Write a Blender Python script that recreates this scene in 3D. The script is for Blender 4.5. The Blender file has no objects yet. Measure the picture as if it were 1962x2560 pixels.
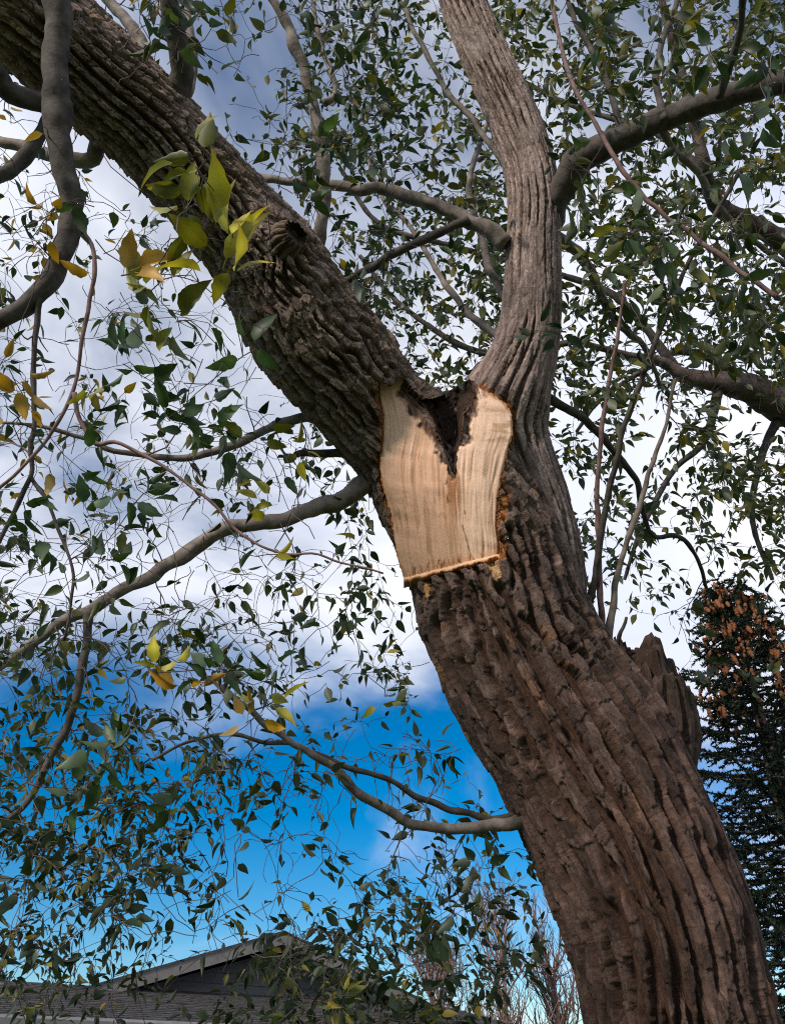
import bpy, math, random
import numpy as np
from mathutils import Vector, Matrix
from mathutils.geometry import delaunay_2d_cdt

SC = bpy.context.scene
COL = SC.collection
rng = np.random.default_rng(11)
random.seed(5)

# ------------------------------------------------------------------ camera
PITCH, VFOV = math.radians(36), math.radians(65)
W0, H0 = 1962.0, 2560.0
FPX = H0 / 2 / math.tan(VFOV / 2)
CAM = np.array([0, 0, 1.6])
FWD = np.array([0, math.cos(PITCH), math.sin(PITCH)])
UPV = np.array([0, -math.sin(PITCH), math.cos(PITCH)])
cam = bpy.data.cameras.new('camera'); cam.sensor_fit = 'VERTICAL'; cam.angle = VFOV
cam.sensor_height = 24; cam.lens = 12 / math.tan(VFOV / 2)
cam.clip_start = 0.02; cam.clip_end = 5000
camo = bpy.data.objects.new('camera', cam); COL.objects.link(camo)
camo.location = CAM; camo.rotation_euler = (math.pi / 2 + PITCH, 0, 0)
SC.camera = camo

# ------------------------------------------------------------------ sky, sun, exposure
SUN_AZ, SUN_EL = math.radians(219), math.radians(30)      # azimuth clockwise from +Y: behind the viewer, to the left
world = bpy.data.worlds.new('World'); SC.world = world; world.use_nodes = True
nt = world.node_tree; nt.nodes.clear()
def N(nt, t, **k):
    n = nt.nodes.new(t)
    for a, b in k.items():
        if a in n.inputs.keys(): n.inputs[a].default_value = b
        else: setattr(n, a, b)
    return n
def L(nt, a, b): nt.links.new(a, b)
wo = N(nt, 'ShaderNodeOutputWorld'); bg = N(nt, 'ShaderNodeBackground', Strength=0.1)
L(nt, bg.outputs[0], wo.inputs[0])
sky = N(nt, 'ShaderNodeTexSky', sky_type='NISHITA', sun_disc=False, sun_elevation=SUN_EL, sun_rotation=SUN_AZ,
        air_density=1.0, dust_density=0.0, ozone_density=3.0)
hs = N(nt, 'ShaderNodeHueSaturation', Saturation=1.55, Value=1.2); L(nt, sky.outputs[0], hs.inputs['Color'])
tc = N(nt, 'ShaderNodeTexCoord'); sep = N(nt, 'ShaderNodeSeparateXYZ'); L(nt, tc.outputs['Generated'], sep.inputs[0])
def M(op, a, b=None, c=None, clamp=False):
    n = nt.nodes.new('ShaderNodeMath'); n.operation = op; n.use_clamp = clamp
    for i, v in enumerate((a, b, c)):
        if v is None: continue
        if isinstance(v, (int, float)): n.inputs[i].default_value = v
        else: L(nt, v, n.inputs[i])
    return n.outputs[0]
dz = M('MAXIMUM', sep.outputs[2], 0.0)
den = M('ADD', dz, 0.22)
comb = N(nt, 'ShaderNodeCombineXYZ'); L(nt, M('DIVIDE', sep.outputs[0], den), comb.inputs[0]); L(nt, M('DIVIDE', sep.outputs[1], den), comb.inputs[1])
comb.inputs[2].default_value = 3.7
n1 = N(nt, 'ShaderNodeTexNoise', Scale=1.3, Detail=6, Roughness=0.55, Distortion=0.4); L(nt, comb.outputs[0], n1.inputs['Vector'])
n2 = N(nt, 'ShaderNodeTexNoise', Scale=0.9, Detail=3, Roughness=0.5); L(nt, comb.outputs[0], n2.inputs['Vector'])
# a cloud deck overhead that thins out towards the horizon, where clear blue shows
cover = M('MULTIPLY_ADD', sep.outputs[1], -0.45, M('MULTIPLY_ADD', sep.outputs[0], 0.95, M('MULTIPLY_ADD', dz, 1.35, -0.20)))
capped = M('MINIMUM', M('MINIMUM', cover, 0.42), M('MULTIPLY_ADD', dz, -0.9, 1.02))
fac = M('ADD', capped, M('MULTIPLY', M('SUBTRACT', n1.outputs[0], 0.5), 2.9))
mr = N(nt, 'ShaderNodeMapRange', interpolation_type='SMOOTHSTEP'); L(nt, fac, mr.inputs[0])
mr.inputs[1].default_value = -0.5; mr.inputs[2].default_value = 0.55; mr.inputs[3].default_value = 0.0; mr.inputs[4].default_value = 0.97
cr = N(nt, 'ShaderNodeValToRGB'); L(nt, n2.outputs[0], cr.inputs[0])
cr.color_ramp.elements[0].position = 0.30; cr.color_ramp.elements[0].color = (4.5, 5.7, 9.5, 1)
cr.color_ramp.elements[1].position = 0.60; cr.color_ramp.elements[1].color = (10.4, 10.6, 11.4, 1)
mx = N(nt, 'ShaderNodeMix', data_type='RGBA'); L(nt, mr.outputs[0], mx.inputs[0]); L(nt, hs.outputs[0], mx.inputs[6]); L(nt, cr.outputs[0], mx.inputs[7])
L(nt, mx.outputs[2], bg.inputs[0])

sd = bpy.data.lights.new('sun', 'SUN'); sd.energy = 4.2; sd.angle = math.radians(8); sd.color = (1.0, 0.88, 0.75)
so = bpy.data.objects.new('sun', sd); COL.objects.link(so); so.location = (-6, -8, 12)
sv = Vector((math.sin(SUN_AZ) * math.cos(SUN_EL), math.cos(SUN_AZ) * math.cos(SUN_EL), math.sin(SUN_EL)))
so.rotation_euler = sv.to_track_quat('Z', 'Y').to_euler()
SC.view_settings.view_transform = 'Standard'; SC.view_settings.look = 'None'
SC.view_settings.exposure = 0.05; SC.view_settings.gamma = 1.0; SC.view_settings.use_curve_mapping = False
SC.cycles.max_bounces = 6; SC.cycles.transparent_max_bounces = 4; SC.cycles.use_denoising = False; SC.cycles.filter_width = 1.1; SC.cycles.sample_clamp_indirect = 4.0

# ------------------------------------------------------------------ helpers
def P(x, y, zd):
    x, y, zd = np.asarray(x, float), np.asarray(y, float), np.asarray(zd, float)
    return CAM + zd[..., None] * (FWD + ((x - W0 / 2) / FPX)[..., None] * np.array([1., 0, 0]) + ((H0 / 2 - y) / FPX)[..., None] * UPV)
def proj(p):
    q = np.asarray(p) - CAM
    z = q @ FWD
    return W0 / 2 + FPX * q[..., 0] / z, H0 / 2 - FPX * (q @ UPV) / z, z
def unit(v): return v / np.maximum(np.linalg.norm(v, axis=-1, keepdims=True), 1e-9)
def smooth(a, b, x):
    t = np.clip((x - a) / (b - a), 0, 1); return t * t * (3 - 2 * t)
def hash3(i, j, k, seed=0):
    h = (i.astype(np.int64) * 374761393 + j.astype(np.int64) * 668265263 + k.astype(np.int64) * 2147483647 + seed * 1274126177) & 0xffffffff
    h = ((h ^ (h >> 13)) * 1274126177) & 0xffffffff
    h = ((h ^ (h >> 16)) * 2246822519) & 0xffffffff
    return ((h ^ (h >> 15)) & 0xffffff) / float(0x1000000)
def noise3(p, seed=0):
    i = np.floor(p).astype(np.int64); f = p - i; f = f * f * (3 - 2 * f)
    r = 0
    for a in (0, 1):
        for b in (0, 1):
            for c in (0, 1):
                w = (f[:, 0] if a else 1 - f[:, 0]) * (f[:, 1] if b else 1 - f[:, 1]) * (f[:, 2] if c else 1 - f[:, 2])
                r = r + w * hash3(i[:, 0] + a, i[:, 1] + b, i[:, 2] + c, seed)
    return r * 2 - 1
def fbm(p, o=3, seed=0):
    r, a = 0, 1.0
    for k in range(o): r = r + a * noise3(p * 2 ** k, seed + k); a *= 0.5
    return r
def voro(U, V, nU, seed=0, jit=0.95):
    """periodic in U: returns F2-F1 and the hash of the nearest cell"""
    iu, iv = np.floor(U).astype(np.int64), np.floor(V).astype(np.int64)
    f1 = np.full(U.shape, 9.0); f2 = np.full(U.shape, 9.0); cid = np.zeros(U.shape)
    for a in (-1, 0, 1):
        for b in (-1, 0, 1):
            cu, cv = (iu + a) % nU, iv + b
            z = np.zeros_like(cu)
            pu = iu + a + 0.5 + jit * (hash3(cu, cv, z, seed) - 0.5)
            pv = iv + b + 0.5 + jit * (hash3(cu, cv, z + 1, seed) - 0.5)
            d = np.hypot(U - pu, V - pv)
            h = hash3(cu, cv, z + 2, seed)
            near = d < f1
            f2 = np.where(near, f1, np.minimum(f2, d)); cid = np.where(near, h, cid); f1 = np.where(near, d, f1)
    return f2 - f1, cid
def inpoly(x, y, poly):
    inside = np.zeros(np.shape(x), bool); n = len(poly)
    for i in range(n):
        x1, y1 = poly[i]; x2, y2 = poly[(i + 1) % n]
        if y1 == y2: continue
        c = ((y1 > y) != (y2 > y)) & (x < (x2 - x1) * (y - y1) / (y2 - y1) + x1)
        inside ^= c
    return inside
def polydist(x, y, pts):
    d = np.full(np.shape(x), 1e9)
    for (x1, y1), (x2, y2) in zip(pts[:-1], pts[1:]):
        dx, dy = x2 - x1, y2 - y1
        t = np.clip(((x - x1) * dx + (y - y1) * dy) / (dx * dx + dy * dy + 1e-9), 0, 1)
        d = np.minimum(d, np.hypot(x - x1 - t * dx, y - y1 - t * dy))
    return d
def spline(pts, n=None, step=None):
    """Catmull-Rom through rows of pts (any columns), resampled evenly on the first three"""
    p = np.asarray(pts, float); q = np.vstack([2 * p[0] - p[1], p, 2 * p[-1] - p[-2]])
    out = []
    for i in range(1, len(q) - 2):
        a, b, c, d = q[i - 1], q[i], q[i + 1], q[i + 2]
        for t in np.linspace(0, 1, 24, endpoint=False):
            out.append(0.5 * (2 * b + (c - a) * t + (2 * a - 5 * b + 4 * c - d) * t * t + (3 * b - a - 3 * c + d) * t ** 3))
    out.append(p[-1]); out = np.array(out)
    s = np.concatenate([[0], np.cumsum(np.linalg.norm(np.diff(out[:, :3], axis=0), axis=1))])
    if n is None: n = max(3, int(s[-1] / step) + 1)
    t = np.linspace(0, s[-1], n)
    return np.stack([np.interp(t, s, out[:, k]) for k in range(out.shape[1])], 1), t

def mesh(name, verts, faces, mat=None, parent=None, smoothf=False, col=None, mats=None, midx=None, buv=None):
    me = bpy.data.meshes.new(name)
    verts = np.ascontiguousarray(verts, dtype=np.float32)
    if isinstance(faces, np.ndarray):
        nf, k = faces.shape
        me.vertices.add(len(verts)); me.vertices.foreach_set('co', verts.ravel())
        me.loops.add(nf * k); me.loops.foreach_set('vertex_index', faces.astype(np.int32).ravel())
        me.polygons.add(nf); me.polygons.foreach_set('loop_start', np.arange(0, nf * k, k, dtype=np.int32))
        me.update(calc_edges=True); me.validate()
    else:
        me.from_pydata(verts.tolist(), [], [tuple(map(int, f)) for f in faces]); me.update()
    if col is not None:
        at = me.color_attributes.new('col', 'FLOAT_COLOR', 'POINT')
        c = np.ones((len(verts), 4), np.float32); c[:, :3] = col; at.data.foreach_set('color', c.ravel())
    if buv is not None:
        at = me.attributes.new('buv', 'FLOAT_VECTOR', 'POINT'); at.data.foreach_set('vector', np.ascontiguousarray(buv, dtype=np.float32).ravel())
    if smoothf: me.polygons.foreach_set('use_smooth', np.ones(len(me.polygons), bool))
    for m in (mats or ([mat] if mat else [])): me.materials.append(m)
    if midx is not None: me.polygons.foreach_set('material_index', np.asarray(midx, np.int32))
    o = bpy.data.objects.new(name, me); COL.objects.link(o)
    if parent is not None: o.parent = parent; o.matrix_parent_inverse = Matrix.Translation(parent.location).inverted()
    return o
def thing(name, loc, label, cat, group=None):
    o = bpy.data.objects.new(name, None); COL.objects.link(o); o.location = loc
    o.empty_display_size = 0.2; o['label'] = label; o['category'] = cat
    if group: o['group'] = group
    return o
def grid_faces(nr, nc, wrap):
    i = np.arange(nr - 1)[:, None]; j = np.arange(nc if wrap else nc - 1)[None, :]; j2 = (j + 1) % nc
    a = i * nc + j; b = i * nc + j2; c = (i + 1) * nc + j2; d = (i + 1) * nc + j
    return np.stack([a, b, c, d], -1).reshape(-1, 4)
def boxmesh(c, s):
    x, y, z = np.array(s) / 2
    v = np.array([[-x, -y, -z], [x, -y, -z], [x, y, -z], [-x, y, -z], [-x, -y, z], [x, -y, z], [x, y, z], [-x, y, z]]) + np.array(c)
    f = np.array([[0, 3, 2, 1], [4, 5, 6, 7], [0, 1, 5, 4], [1, 2, 6, 5], [2, 3, 7, 6], [3, 0, 4, 7]])
    return v, f

# ------------------------------------------------------------------ materials
def new_mat(name):
    m = bpy.data.materials.new(name); m.use_nodes = True; t = m.node_tree; t.nodes.clear()
    o = N(t, 'ShaderNodeOutputMaterial'); b = N(t, 'ShaderNodeBsdfPrincipled'); L(t, b.outputs[0], o.inputs[0])
    return m, t, b, o
def noise_bump(t, b, scale, strength, dist, detail=5, vec=None, rough=0.6):
    n = N(t, 'ShaderNodeTexNoise', Scale=scale, Detail=detail, Roughness=rough)
    if vec is not None: L(t, vec, n.inputs['Vector'])
    bp = N(t, 'ShaderNodeBump', Strength=strength, Distance=dist); L(t, n.outputs[0], bp.inputs['Height']); L(t, bp.outputs[0], b.inputs['Normal'])
    return n
def attr_mat(name, rough=0.9, bump=(160, 0.5, 0.004), lo=0.75, hi=1.25, spec=0.2, nscale=90):
    m, t, b, o = new_mat(name)
    a = N(t, 'ShaderNodeAttribute', attribute_name='col'); g = N(t, 'ShaderNodeTexCoord')
    n = N(t, 'ShaderNodeTexNoise', Scale=nscale, Detail=5, Roughness=0.65); L(t, g.outputs['Object'], n.inputs['Vector'])
    r = N(t, 'ShaderNodeMapRange'); L(t, n.outputs[0], r.inputs[0]); r.inputs[1].default_value = 0.3; r.inputs[2].default_value = 0.7
    r.inputs[3].default_value = lo; r.inputs[4].default_value = hi
    mul = N(t, 'ShaderNodeVectorMath', operation='MULTIPLY'); L(t, a.outputs['Color'], mul.inputs[0]); L(t, r.outputs[0], mul.inputs[1])
    L(t, mul.outputs[0], b.inputs['Base Color']); b.inputs['Roughness'].default_value = rough; b.inputs['Specular IOR Level'].default_value = spec
    noise_bump(t, b, bump[0], bump[1], bump[2], vec=g.outputs['Object'])
    return m
def two_tone(name, c1, c2, scale, rough=0.85, bump=(60, 0.4, 0.004), stretch=(1, 1, 1), lo=0.35, hi=0.65, spec=0.3):
    m, t, b, o = new_mat(name)
    g = N(t, 'ShaderNodeTexCoord'); mp = N(t, 'ShaderNodeMapping'); mp.inputs['Scale'].default_value = stretch; L(t, g.outputs['Object'], mp.inputs[0])
    n = N(t, 'ShaderNodeTexNoise', Scale=scale, Detail=6, Roughness=0.6); L(t, mp.outputs[0], n.inputs['Vector'])
    r = N(t, 'ShaderNodeValToRGB'); L(t, n.outputs[0], r.inputs[0])
    r.color_ramp.elements[0].position = lo; r.color_ramp.elements[0].color = (*c1, 1)
    r.color_ramp.elements[1].position = hi; r.color_ramp.elements[1].color = (*c2, 1)
    L(t, r.outputs[0], b.inputs['Base Color']); b.inputs['Roughness'].default_value = rough; b.inputs['Specular IOR Level'].default_value = spec
    noise_bump(t, b, *bump, vec=mp.outputs[0])
    return m
M_BARK = attr_mat('furrowed_bark')
def bark_grain(m):
    """fine fibres along the grain, as relief and as flecks of grey"""
    t = m.node_tree; b = next(n for n in t.nodes if n.type == 'BSDF_PRINCIPLED'); bp0 = next(n for n in t.nodes if n.type == 'BUMP')
    a = N(t, 'ShaderNodeAttribute', attribute_name='buv'); mp = N(t, 'ShaderNodeMapping'); mp.inputs['Scale'].default_value = (120, 30, 7); L(t, a.outputs['Vector'], mp.inputs[0])
    n = N(t, 'ShaderNodeTexNoise', Scale=1.0, Detail=9, Roughness=0.75); L(t, mp.outputs[0], n.inputs['Vector'])
    bp = N(t, 'ShaderNodeBump', Strength=1.0, Distance=0.014); L(t, n.outputs[0], bp.inputs['Height']); L(t, bp0.outputs[0], bp.inputs['Normal']); L(t, bp.outputs[0], b.inputs['Normal'])
    r = N(t, 'ShaderNodeMapRange'); L(t, n.outputs[0], r.inputs[0]); r.inputs[1].default_value = 0.3; r.inputs[2].default_value = 0.72; r.inputs[3].default_value = 0.45; r.inputs[4].default_value = 1.75
    src = b.inputs['Base Color'].links[0].from_socket
    v = N(t, 'ShaderNodeVectorMath', operation='MULTIPLY'); L(t, src, v.inputs[0]); L(t, r.outputs[0], v.inputs[1]); L(t, v.outputs[0], b.inputs['Base Color'])
bark_grain(M_BARK)
M_WOOD = attr_mat('fresh_cut_wood', rough=0.7, bump=(220, 0.25, 0.002), lo=0.9, hi=1.1, spec=0.25, nscale=120)
M_BRANCH = two_tone('smooth_grey_bark', (0.09, 0.072, 0.06), (0.235, 0.20, 0.175), 22, 0.8, (90, 0.6, 0.003))
M_DARKBRANCH = two_tone('dark_branch_bark', (0.035, 0.028, 0.024), (0.10, 0.085, 0.075), 22, 0.85, (90, 0.6, 0.003))
M_LIMB2 = two_tone('reddish_limb_bark', (0.055, 0.038, 0.034), (0.15, 0.11, 0.10), 14, 0.85, (60, 0.9, 0.008))
M_TWIG = two_tone('twig_bark', (0.045, 0.033, 0.030), (0.13, 0.10, 0.09), 30, 0.75, (120, 0.3, 0.002))
M_REDTWIG = two_tone('red_twig_bark', (0.10, 0.05, 0.045), (0.22, 0.14, 0.13), 30, 0.7, (120, 0.3, 0.002))
def leaf_mat():
    m, t, b, o = new_mat('willow_leaf')
    a = N(t, 'ShaderNodeAttribute', attribute_name='col'); g = N(t, 'ShaderNodeNewGeometry')
    # the underside of a leaf is paler and greyer than its face
    pale = N(t, 'ShaderNodeMix', data_type='RGBA'); pale.inputs[0].default_value = 0.25; L(t, a.outputs['Color'], pale.inputs[6]); pale.inputs[7].default_value = (0.20, 0.24, 0.20, 1)
    side = N(t, 'ShaderNodeMix', data_type='RGBA'); L(t, g.outputs['Backfacing'], side.inputs[0]); L(t, a.outputs['Color'], side.inputs[6]); L(t, pale.outputs[2], side.inputs[7])
    L(t, side.outputs[2], b.inputs['Base Color']); b.inputs['Roughness'].default_value = 0.45; b.inputs['Specular IOR Level'].default_value = 0.25
    tr = N(t, 'ShaderNodeBsdfTranslucent')
    br = N(t, 'ShaderNodeMix', data_type='RGBA', blend_type='MULTIPLY'); br.inputs[0].default_value = 1; L(t, a.outputs['Color'], br.inputs[6]); br.inputs[7].default_value = (1.5, 1.5, 0.6, 1)
    L(t, br.outputs[2], tr.inputs[0])
    ms = N(t, 'ShaderNodeMixShader'); ms.inputs[0].default_value = 0.28; L(t, b.outputs[0], ms.inputs[1]); L(t, tr.outputs[0], ms.inputs[2]); L(t, ms.outputs[0], o.inputs[0])
    tc = N(t, 'ShaderNodeTexCoord'); noise_bump(t, b, 5, 0.05, 0.002, vec=tc.outputs['Object'])
    return m
M_LEAF = leaf_mat()
M_NEEDLE = two_tone('spruce_needles', (0.008, 0.017, 0.011), (0.022, 0.036, 0.024), 4, 0.75, (40, 0.2, 0.002), spec=0.05)
M_CONE = two_tone('cone_scales', (0.12, 0.042, 0.015), (0.28, 0.11, 0.045), 30, 0.7, (90, 0.5, 0.003))
M_GRASS = two_tone('lawn_grass', (0.035, 0.06, 0.015), (0.09, 0.12, 0.04), 0.8, 0.95, (30, 0.8, 0.03))
M_SIDING = two_tone('grey_siding', (0.075, 0.075, 0.08), (0.11, 0.11, 0.115), 3, 0.8, (60, 0.2, 0.002), (1, 1, 6))
M_FASCIA = two_tone('fascia_paint', (0.12, 0.115, 0.11), (0.165, 0.155, 0.15), 4, 0.7, (50, 0.2, 0.002))
M_SHINGLE = two_tone('asphalt_shingle', (0.028, 0.026, 0.026), (0.065, 0.06, 0.058), 14, 0.95, (200, 0.8, 0.004))
M_GUTTER = two_tone('white_gutter', (0.14, 0.14, 0.145), (0.19, 0.19, 0.195), 4, 0.5, (30, 0.1, 0.002))
M_SOFFIT = two_tone('soffit_board', (0.14, 0.135, 0.13), (0.2, 0.195, 0.19), 5, 0.8, (40, 0.2, 0.002))
M_BAREBARK = two_tone('bare_tree_bark', (0.13, 0.075, 0.06), (0.24, 0.15, 0.125), 10, 0.8, (50, 0.3, 0.003))

# ------------------------------------------------------------------ ground
gv = np.array([[-900, -900, 0], [900, -900, 0], [900, 900, 0], [-900, 900, 0]], float)
g = mesh('ground', gv, np.array([[0, 1, 2, 3]]), M_GRASS); g['kind'] = 'structure'

# ------------------------------------------------------------------ willow: skeleton data (photo x, y, half-width in photo pixels, distance along the view axis)
TRUNK = [(1697, 2560, 236, 2.35), (1653, 2348, 236, 2.45), (1600, 2190, 236, 2.53), (1540, 2056, 232, 2.62), (1406, 1830, 218, 2.76), (1300, 1640, 213, 2.86),
         (1227, 1437, 206, 2.95), (1160, 1290, 196, 2.99), (1040, 1125, 158, 3.0), (945, 1040, 132, 2.98), (868, 940, 146, 2.95),
         (777, 833, 147, 2.91), (726, 755, 142, 2.88), (674, 660, 137, 2.85), (597, 568, 122, 2.81), (472, 427, 117, 2.75),
         (353, 292, 124, 2.69), (270, 222, 130, 2.65), (140, 100, 136, 2.58), (0, -20, 136, 2.5), (-220, -200, 136, 2.4)]
LIMB = [(1340, 1640, 120, 2.98), (1345, 1420, 118, 3.0), (1312, 1230, 104, 3.03), (1258, 1080, 108, 3.06), (1262, 1005, 118, 3.06), (1292, 941, 92, 3.06), (1318, 853, 80, 3.07),
        (1330, 742, 73, 3.09), (1332, 642, 70, 3.11), (1335, 526, 67, 3.15), (1322, 409, 63, 3.2), (1293, 320, 62, 3.24), (1247, 216, 61, 3.28),
        (1196, 102, 58, 3.33), (1159, 12, 56, 3.37), (1120, -110, 54, 3.42), (1070, -260, 50, 3.5)]
def topath(rows):
    a = np.array(rows, float)
    return np.column_stack([P(a[:, 0], a[:, 1], a[:, 3]), a[:, 2] * a[:, 3] / FPX])

# the cut face left where a third limb was sawn off
WL = [(1447, 1009), (1379, 990), (1291, 977), (1242, 963), (1196, 952), (1146, 949), (1092, 955), (1037, 955), (996, 945), (963, 944)]
WR = [(1447, 1250), (1387, 1248), (1360, 1248), (1311, 1242), (1242, 1248), (1187, 1256), (1133, 1267), (1086, 1283), (1037, 1280), (1010, 1264), (985, 1229), (963, 1200)]
IL = [(1016, 964), (1040, 985), (1064, 1018), (1086, 1060), (1106, 1110), (1120, 1155), (1133, 1182)]        # inner edge of the left lobe
IR = [(1174, 951), (1186, 985), (1181, 1010), (1157, 1035), (1152, 1090), (1143, 1130), (1133, 1182)]        # inner edge of the right lobe
left_edge = [(x, y) for y, x in WL]; right_edge = [(x, y) for y, x in WR if y < 1400]
OUT = left_edge + [(963, 958), (980, 965), (990, 948), (1000, 944), (1009, 951)] + IL + IR[::-1][1:] + [(1186, 957), (1203, 972), (1229, 983)] + right_edge[::-1][2:]
LEDGE_A, LEDGE_B = (1009, 1447), (1248, 1387)
def zwound(x, y):
    ys = np.array([960, 1080, 1200, 1320, 1450.])
    t = (np.asarray(y) - 1200) / 250
    zl = np.polyval(np.polyfit((ys - 1200) / 250, [2.86, 2.83, 2.82, 2.83, 2.86], 2), t); zr = np.polyval(np.polyfit((ys - 1200) / 250, [2.90, 2.83, 2.76, 2.72, 2.71], 2), t)
    xl = np.interp(y, [p[0] for p in WL][::-1], [p[1] for p in WL][::-1]); xr = np.interp(y, [p[0] for p in WR][::-1], [p[1] for p in WR][::-1])
    u = np.clip((x - xl) / (xr - xl), -0.1, 1.1)
    return zl + (zr - zl) * u - 0.05 * np.clip(4 * u * (1 - u), 0, 1) * smooth(960, 1250, y), u
HOL = [(1055, 1000), (1090, 996), (1120, 978), (1150, 960)] + IR + IL[::-1][:5]
def zhollow(x, y):
    zw, _ = zwound(x, y)
    xl = np.interp(y, [p[1] for p in IL], [p[0] for p in IL]); xr = np.interp(y, [p[1] for p in IR], [p[0] for p in IR])
    t = np.clip((x - xl) / np.maximum(xr - xl, 4), 0, 1)
    D = np.interp(y, [950, 1000, 1100, 1182], [0.2, 0.2, 0.14, 0.02])
    return zw + D * np.sqrt(np.clip(1 - (2 * t - 1) ** 2, 0, 1))
INNER_PATCH = [([(1208, 1402), (1232, 1400), (1246, 1395), (1252, 1440), (1240, 1452), (1228, 1440), (1220, 1420)], 0.85),
               ([(1056, 1445), (1070, 1443), (1073, 1490), (1064, 1500), (1058, 1470)], 0.55),
               ([(1250, 1240), (1274, 1236), (1270, 1275), (1262, 1306), (1246, 1312)], 0.15), ([(1248, 1350), (1266, 1358), (1264, 1398), (1250, 1402)], 0.15),
               ([(1248, 985), (1270, 1000), (1278, 1015), (1262, 1008)], 0.15), ([(940, 1130), (949, 1135), (962, 1240), (952, 1230)], 0.2)]

def bark_tube(name, path4, parent, fine, cellw, celll, depth, tint, seed, wfur=0.225, scaly=False):
    ctrl, s = spline(path4, step=fine)
    sg = min(0.06 / fine, len(ctrl) / 10); kx = np.arange(-int(3 * sg), int(3 * sg) + 1); kw = np.exp(-0.5 * (kx / sg) ** 2); kw /= kw.sum(); pad = len(kx) // 2
    ext = np.vstack([2 * ctrl[0] - ctrl[pad:0:-1], ctrl, 2 * ctrl[-1] - ctrl[-2:-pad - 2:-1]])
    ctrl = np.stack([np.convolve(ext[:, k], kw, 'valid') for k in range(4)], 1)
    c = ctrl[:, :3]; R = ctrl[:, 3]
    # keep the rings dense where they can be seen, coarse outside the frame
    px, py, _ = proj(c)
    seen = (px > -260) & (px < 2230) & (py > -260) & (py < 2860)
    keep = seen | (np.arange(len(c)) % 6 == 0); keep[-1] = True
    c, R, s = c[keep], R[keep], s[keep]
    T = unit(np.gradient(c, axis=0))
    e1 = unit(np.cross(np.cross(T, CAM - c), T)); e2 = np.cross(T, e1)
    # facing the viewer fine, the far side coarse
    Rm = R.mean(); da, db = fine / Rm, 3.2 * fine / Rm
    th = np.concatenate([np.arange(-2.05, 2.05, da), np.arange(2.05, 2 * math.pi - 2.05, db)])
    nr, nc = len(c), len(th)
    TH = np.broadcast_to(th, (nr, nc)).ravel(); S = np.repeat(s, nc); RR = np.repeat(R, nc)
    D = (np.cos(th)[None, :, None] * e1[:, None] + np.sin(th)[None, :, None] * e2[:, None]).reshape(-1, 3)
    C3 = np.repeat(c, nc, 0); base = C3 + D * RR[:, None]
    low = fbm(base * 3.2, 3, seed)
    RR = RR * (1 + 0.045 * low)
    base = C3 + D * RR[:, None]
    nU = int(round(2 * math.pi * Rm / cellw))
    U = (TH / (2 * math.pi) * nU) % nU
    cl = celll[0] + (celll[1] - celll[0]) * smooth(0.35, 0.85, s / s[-1])
    V = np.repeat(np.cumsum(np.gradient(s) / cl), nc)
    Q = lambda a, b: np.column_stack([np.cos(TH) * RR * a, np.sin(TH) * RR * a, S * b])        # noise stretched along the grain
    w1 = fbm(Q(7, 2.4), 2, seed + 7); w2 = fbm(Q(9, 4.5), 2, seed + 13); w3 = noise3(Q(42, 13), seed + 3); w4 = noise3(Q(110, 34), seed + 4)
    # braided furrows: two sets of lines that wander, fade in and out and cross each other
    n1_ = max(5, int(round(2 * math.pi * Rm / (cellw * 1.02)))); n2_ = n1_ + 2; clr = np.repeat(cl, nc); kl = 0.34 / clr
    ph1 = TH / (2 * math.pi) * n1_ + 0.62 * noise3(Q(5.5, 2.4 * kl), seed + 60) + 0.16 * noise3(Q(14, 6 * kl), seed + 61) + 0.06 * w3 + 0.05 * w4
    ph2 = TH / (2 * math.pi) * n2_ + 0.37 + 0.75 * noise3(Q(5.0, 3.0 * kl), seed + 64) + 0.16 * noise3(Q(14, 6 * kl), seed + 65) + 0.06 * w3 + 0.05 * w4
    g1 = np.abs((ph1 % 1) - 0.5); g2 = np.abs((ph2 % 1) - 0.5)
    gm = np.repeat(smooth(0.42, 0.7, s / s[-1]), nc) if scaly else 1.0      # on younger wood the furrows break off sooner
    m1 = smooth(-0.65, 0.0, fbm(Q(8, 3.4 * kl), 2, seed + 67) - 0.1 * gm + 0.3 * (1 - gm)); m2 = smooth(-0.15, 0.3, fbm(Q(8, 3.4 * kl), 2, seed + 68) + 0.15 * (1 - gm))
    w5 = noise3(Q(240, 95), seed + 5)
    g1 = g1 + 0.022 * w5; g2 = g2 + 0.022 * w5
    wid = wfur + 0.05 * w2 + 0.03 * w3
    fur = np.maximum((1 - smooth(0.62 * wid, 1.0 * wid, g1)) * m1, (1 - smooth(0.62 * wid, 1.0 * wid, g2)) * m2)
    crackA = 1 - fur
    kB = 2
    dB, idB = voro((U * kB + 0.35 * w2 + 0.14 * w3 + 0.10 * w4) % (nU * kB), V * 4.2 + 0.8 * U + 0.5 * w1 + 0.22 * w3, nU * kB, seed + 31)
    idA = hash3(np.floor(ph1 + 0.5).astype(np.int64) % n1_, np.floor(ph2 + 0.5).astype(np.int64) % n2_, np.floor(V * 1.3).astype(np.int64), seed)
    crackB = smooth(0.0, 0.10, dB)
    shred = fbm(np.column_stack([U * 3.4 + 0.4 * w1, V * 3.2, np.full(len(U), 1.7 * seed)]), 3, seed + 50)
    fibre = fbm(np.column_stack([U * 9 + w1, V * 7, np.full(len(U), 0.7 * seed)]), 2, seed + 55)
    layer = np.floor((shred * 0.55 + idB * 1.2) * 4) / 4
    hr = hash3(np.floor(ph1 + 0.5).astype(np.int64) % n1_, np.zeros(len(U), np.int64), np.zeros(len(U), np.int64), seed + 3)
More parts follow.
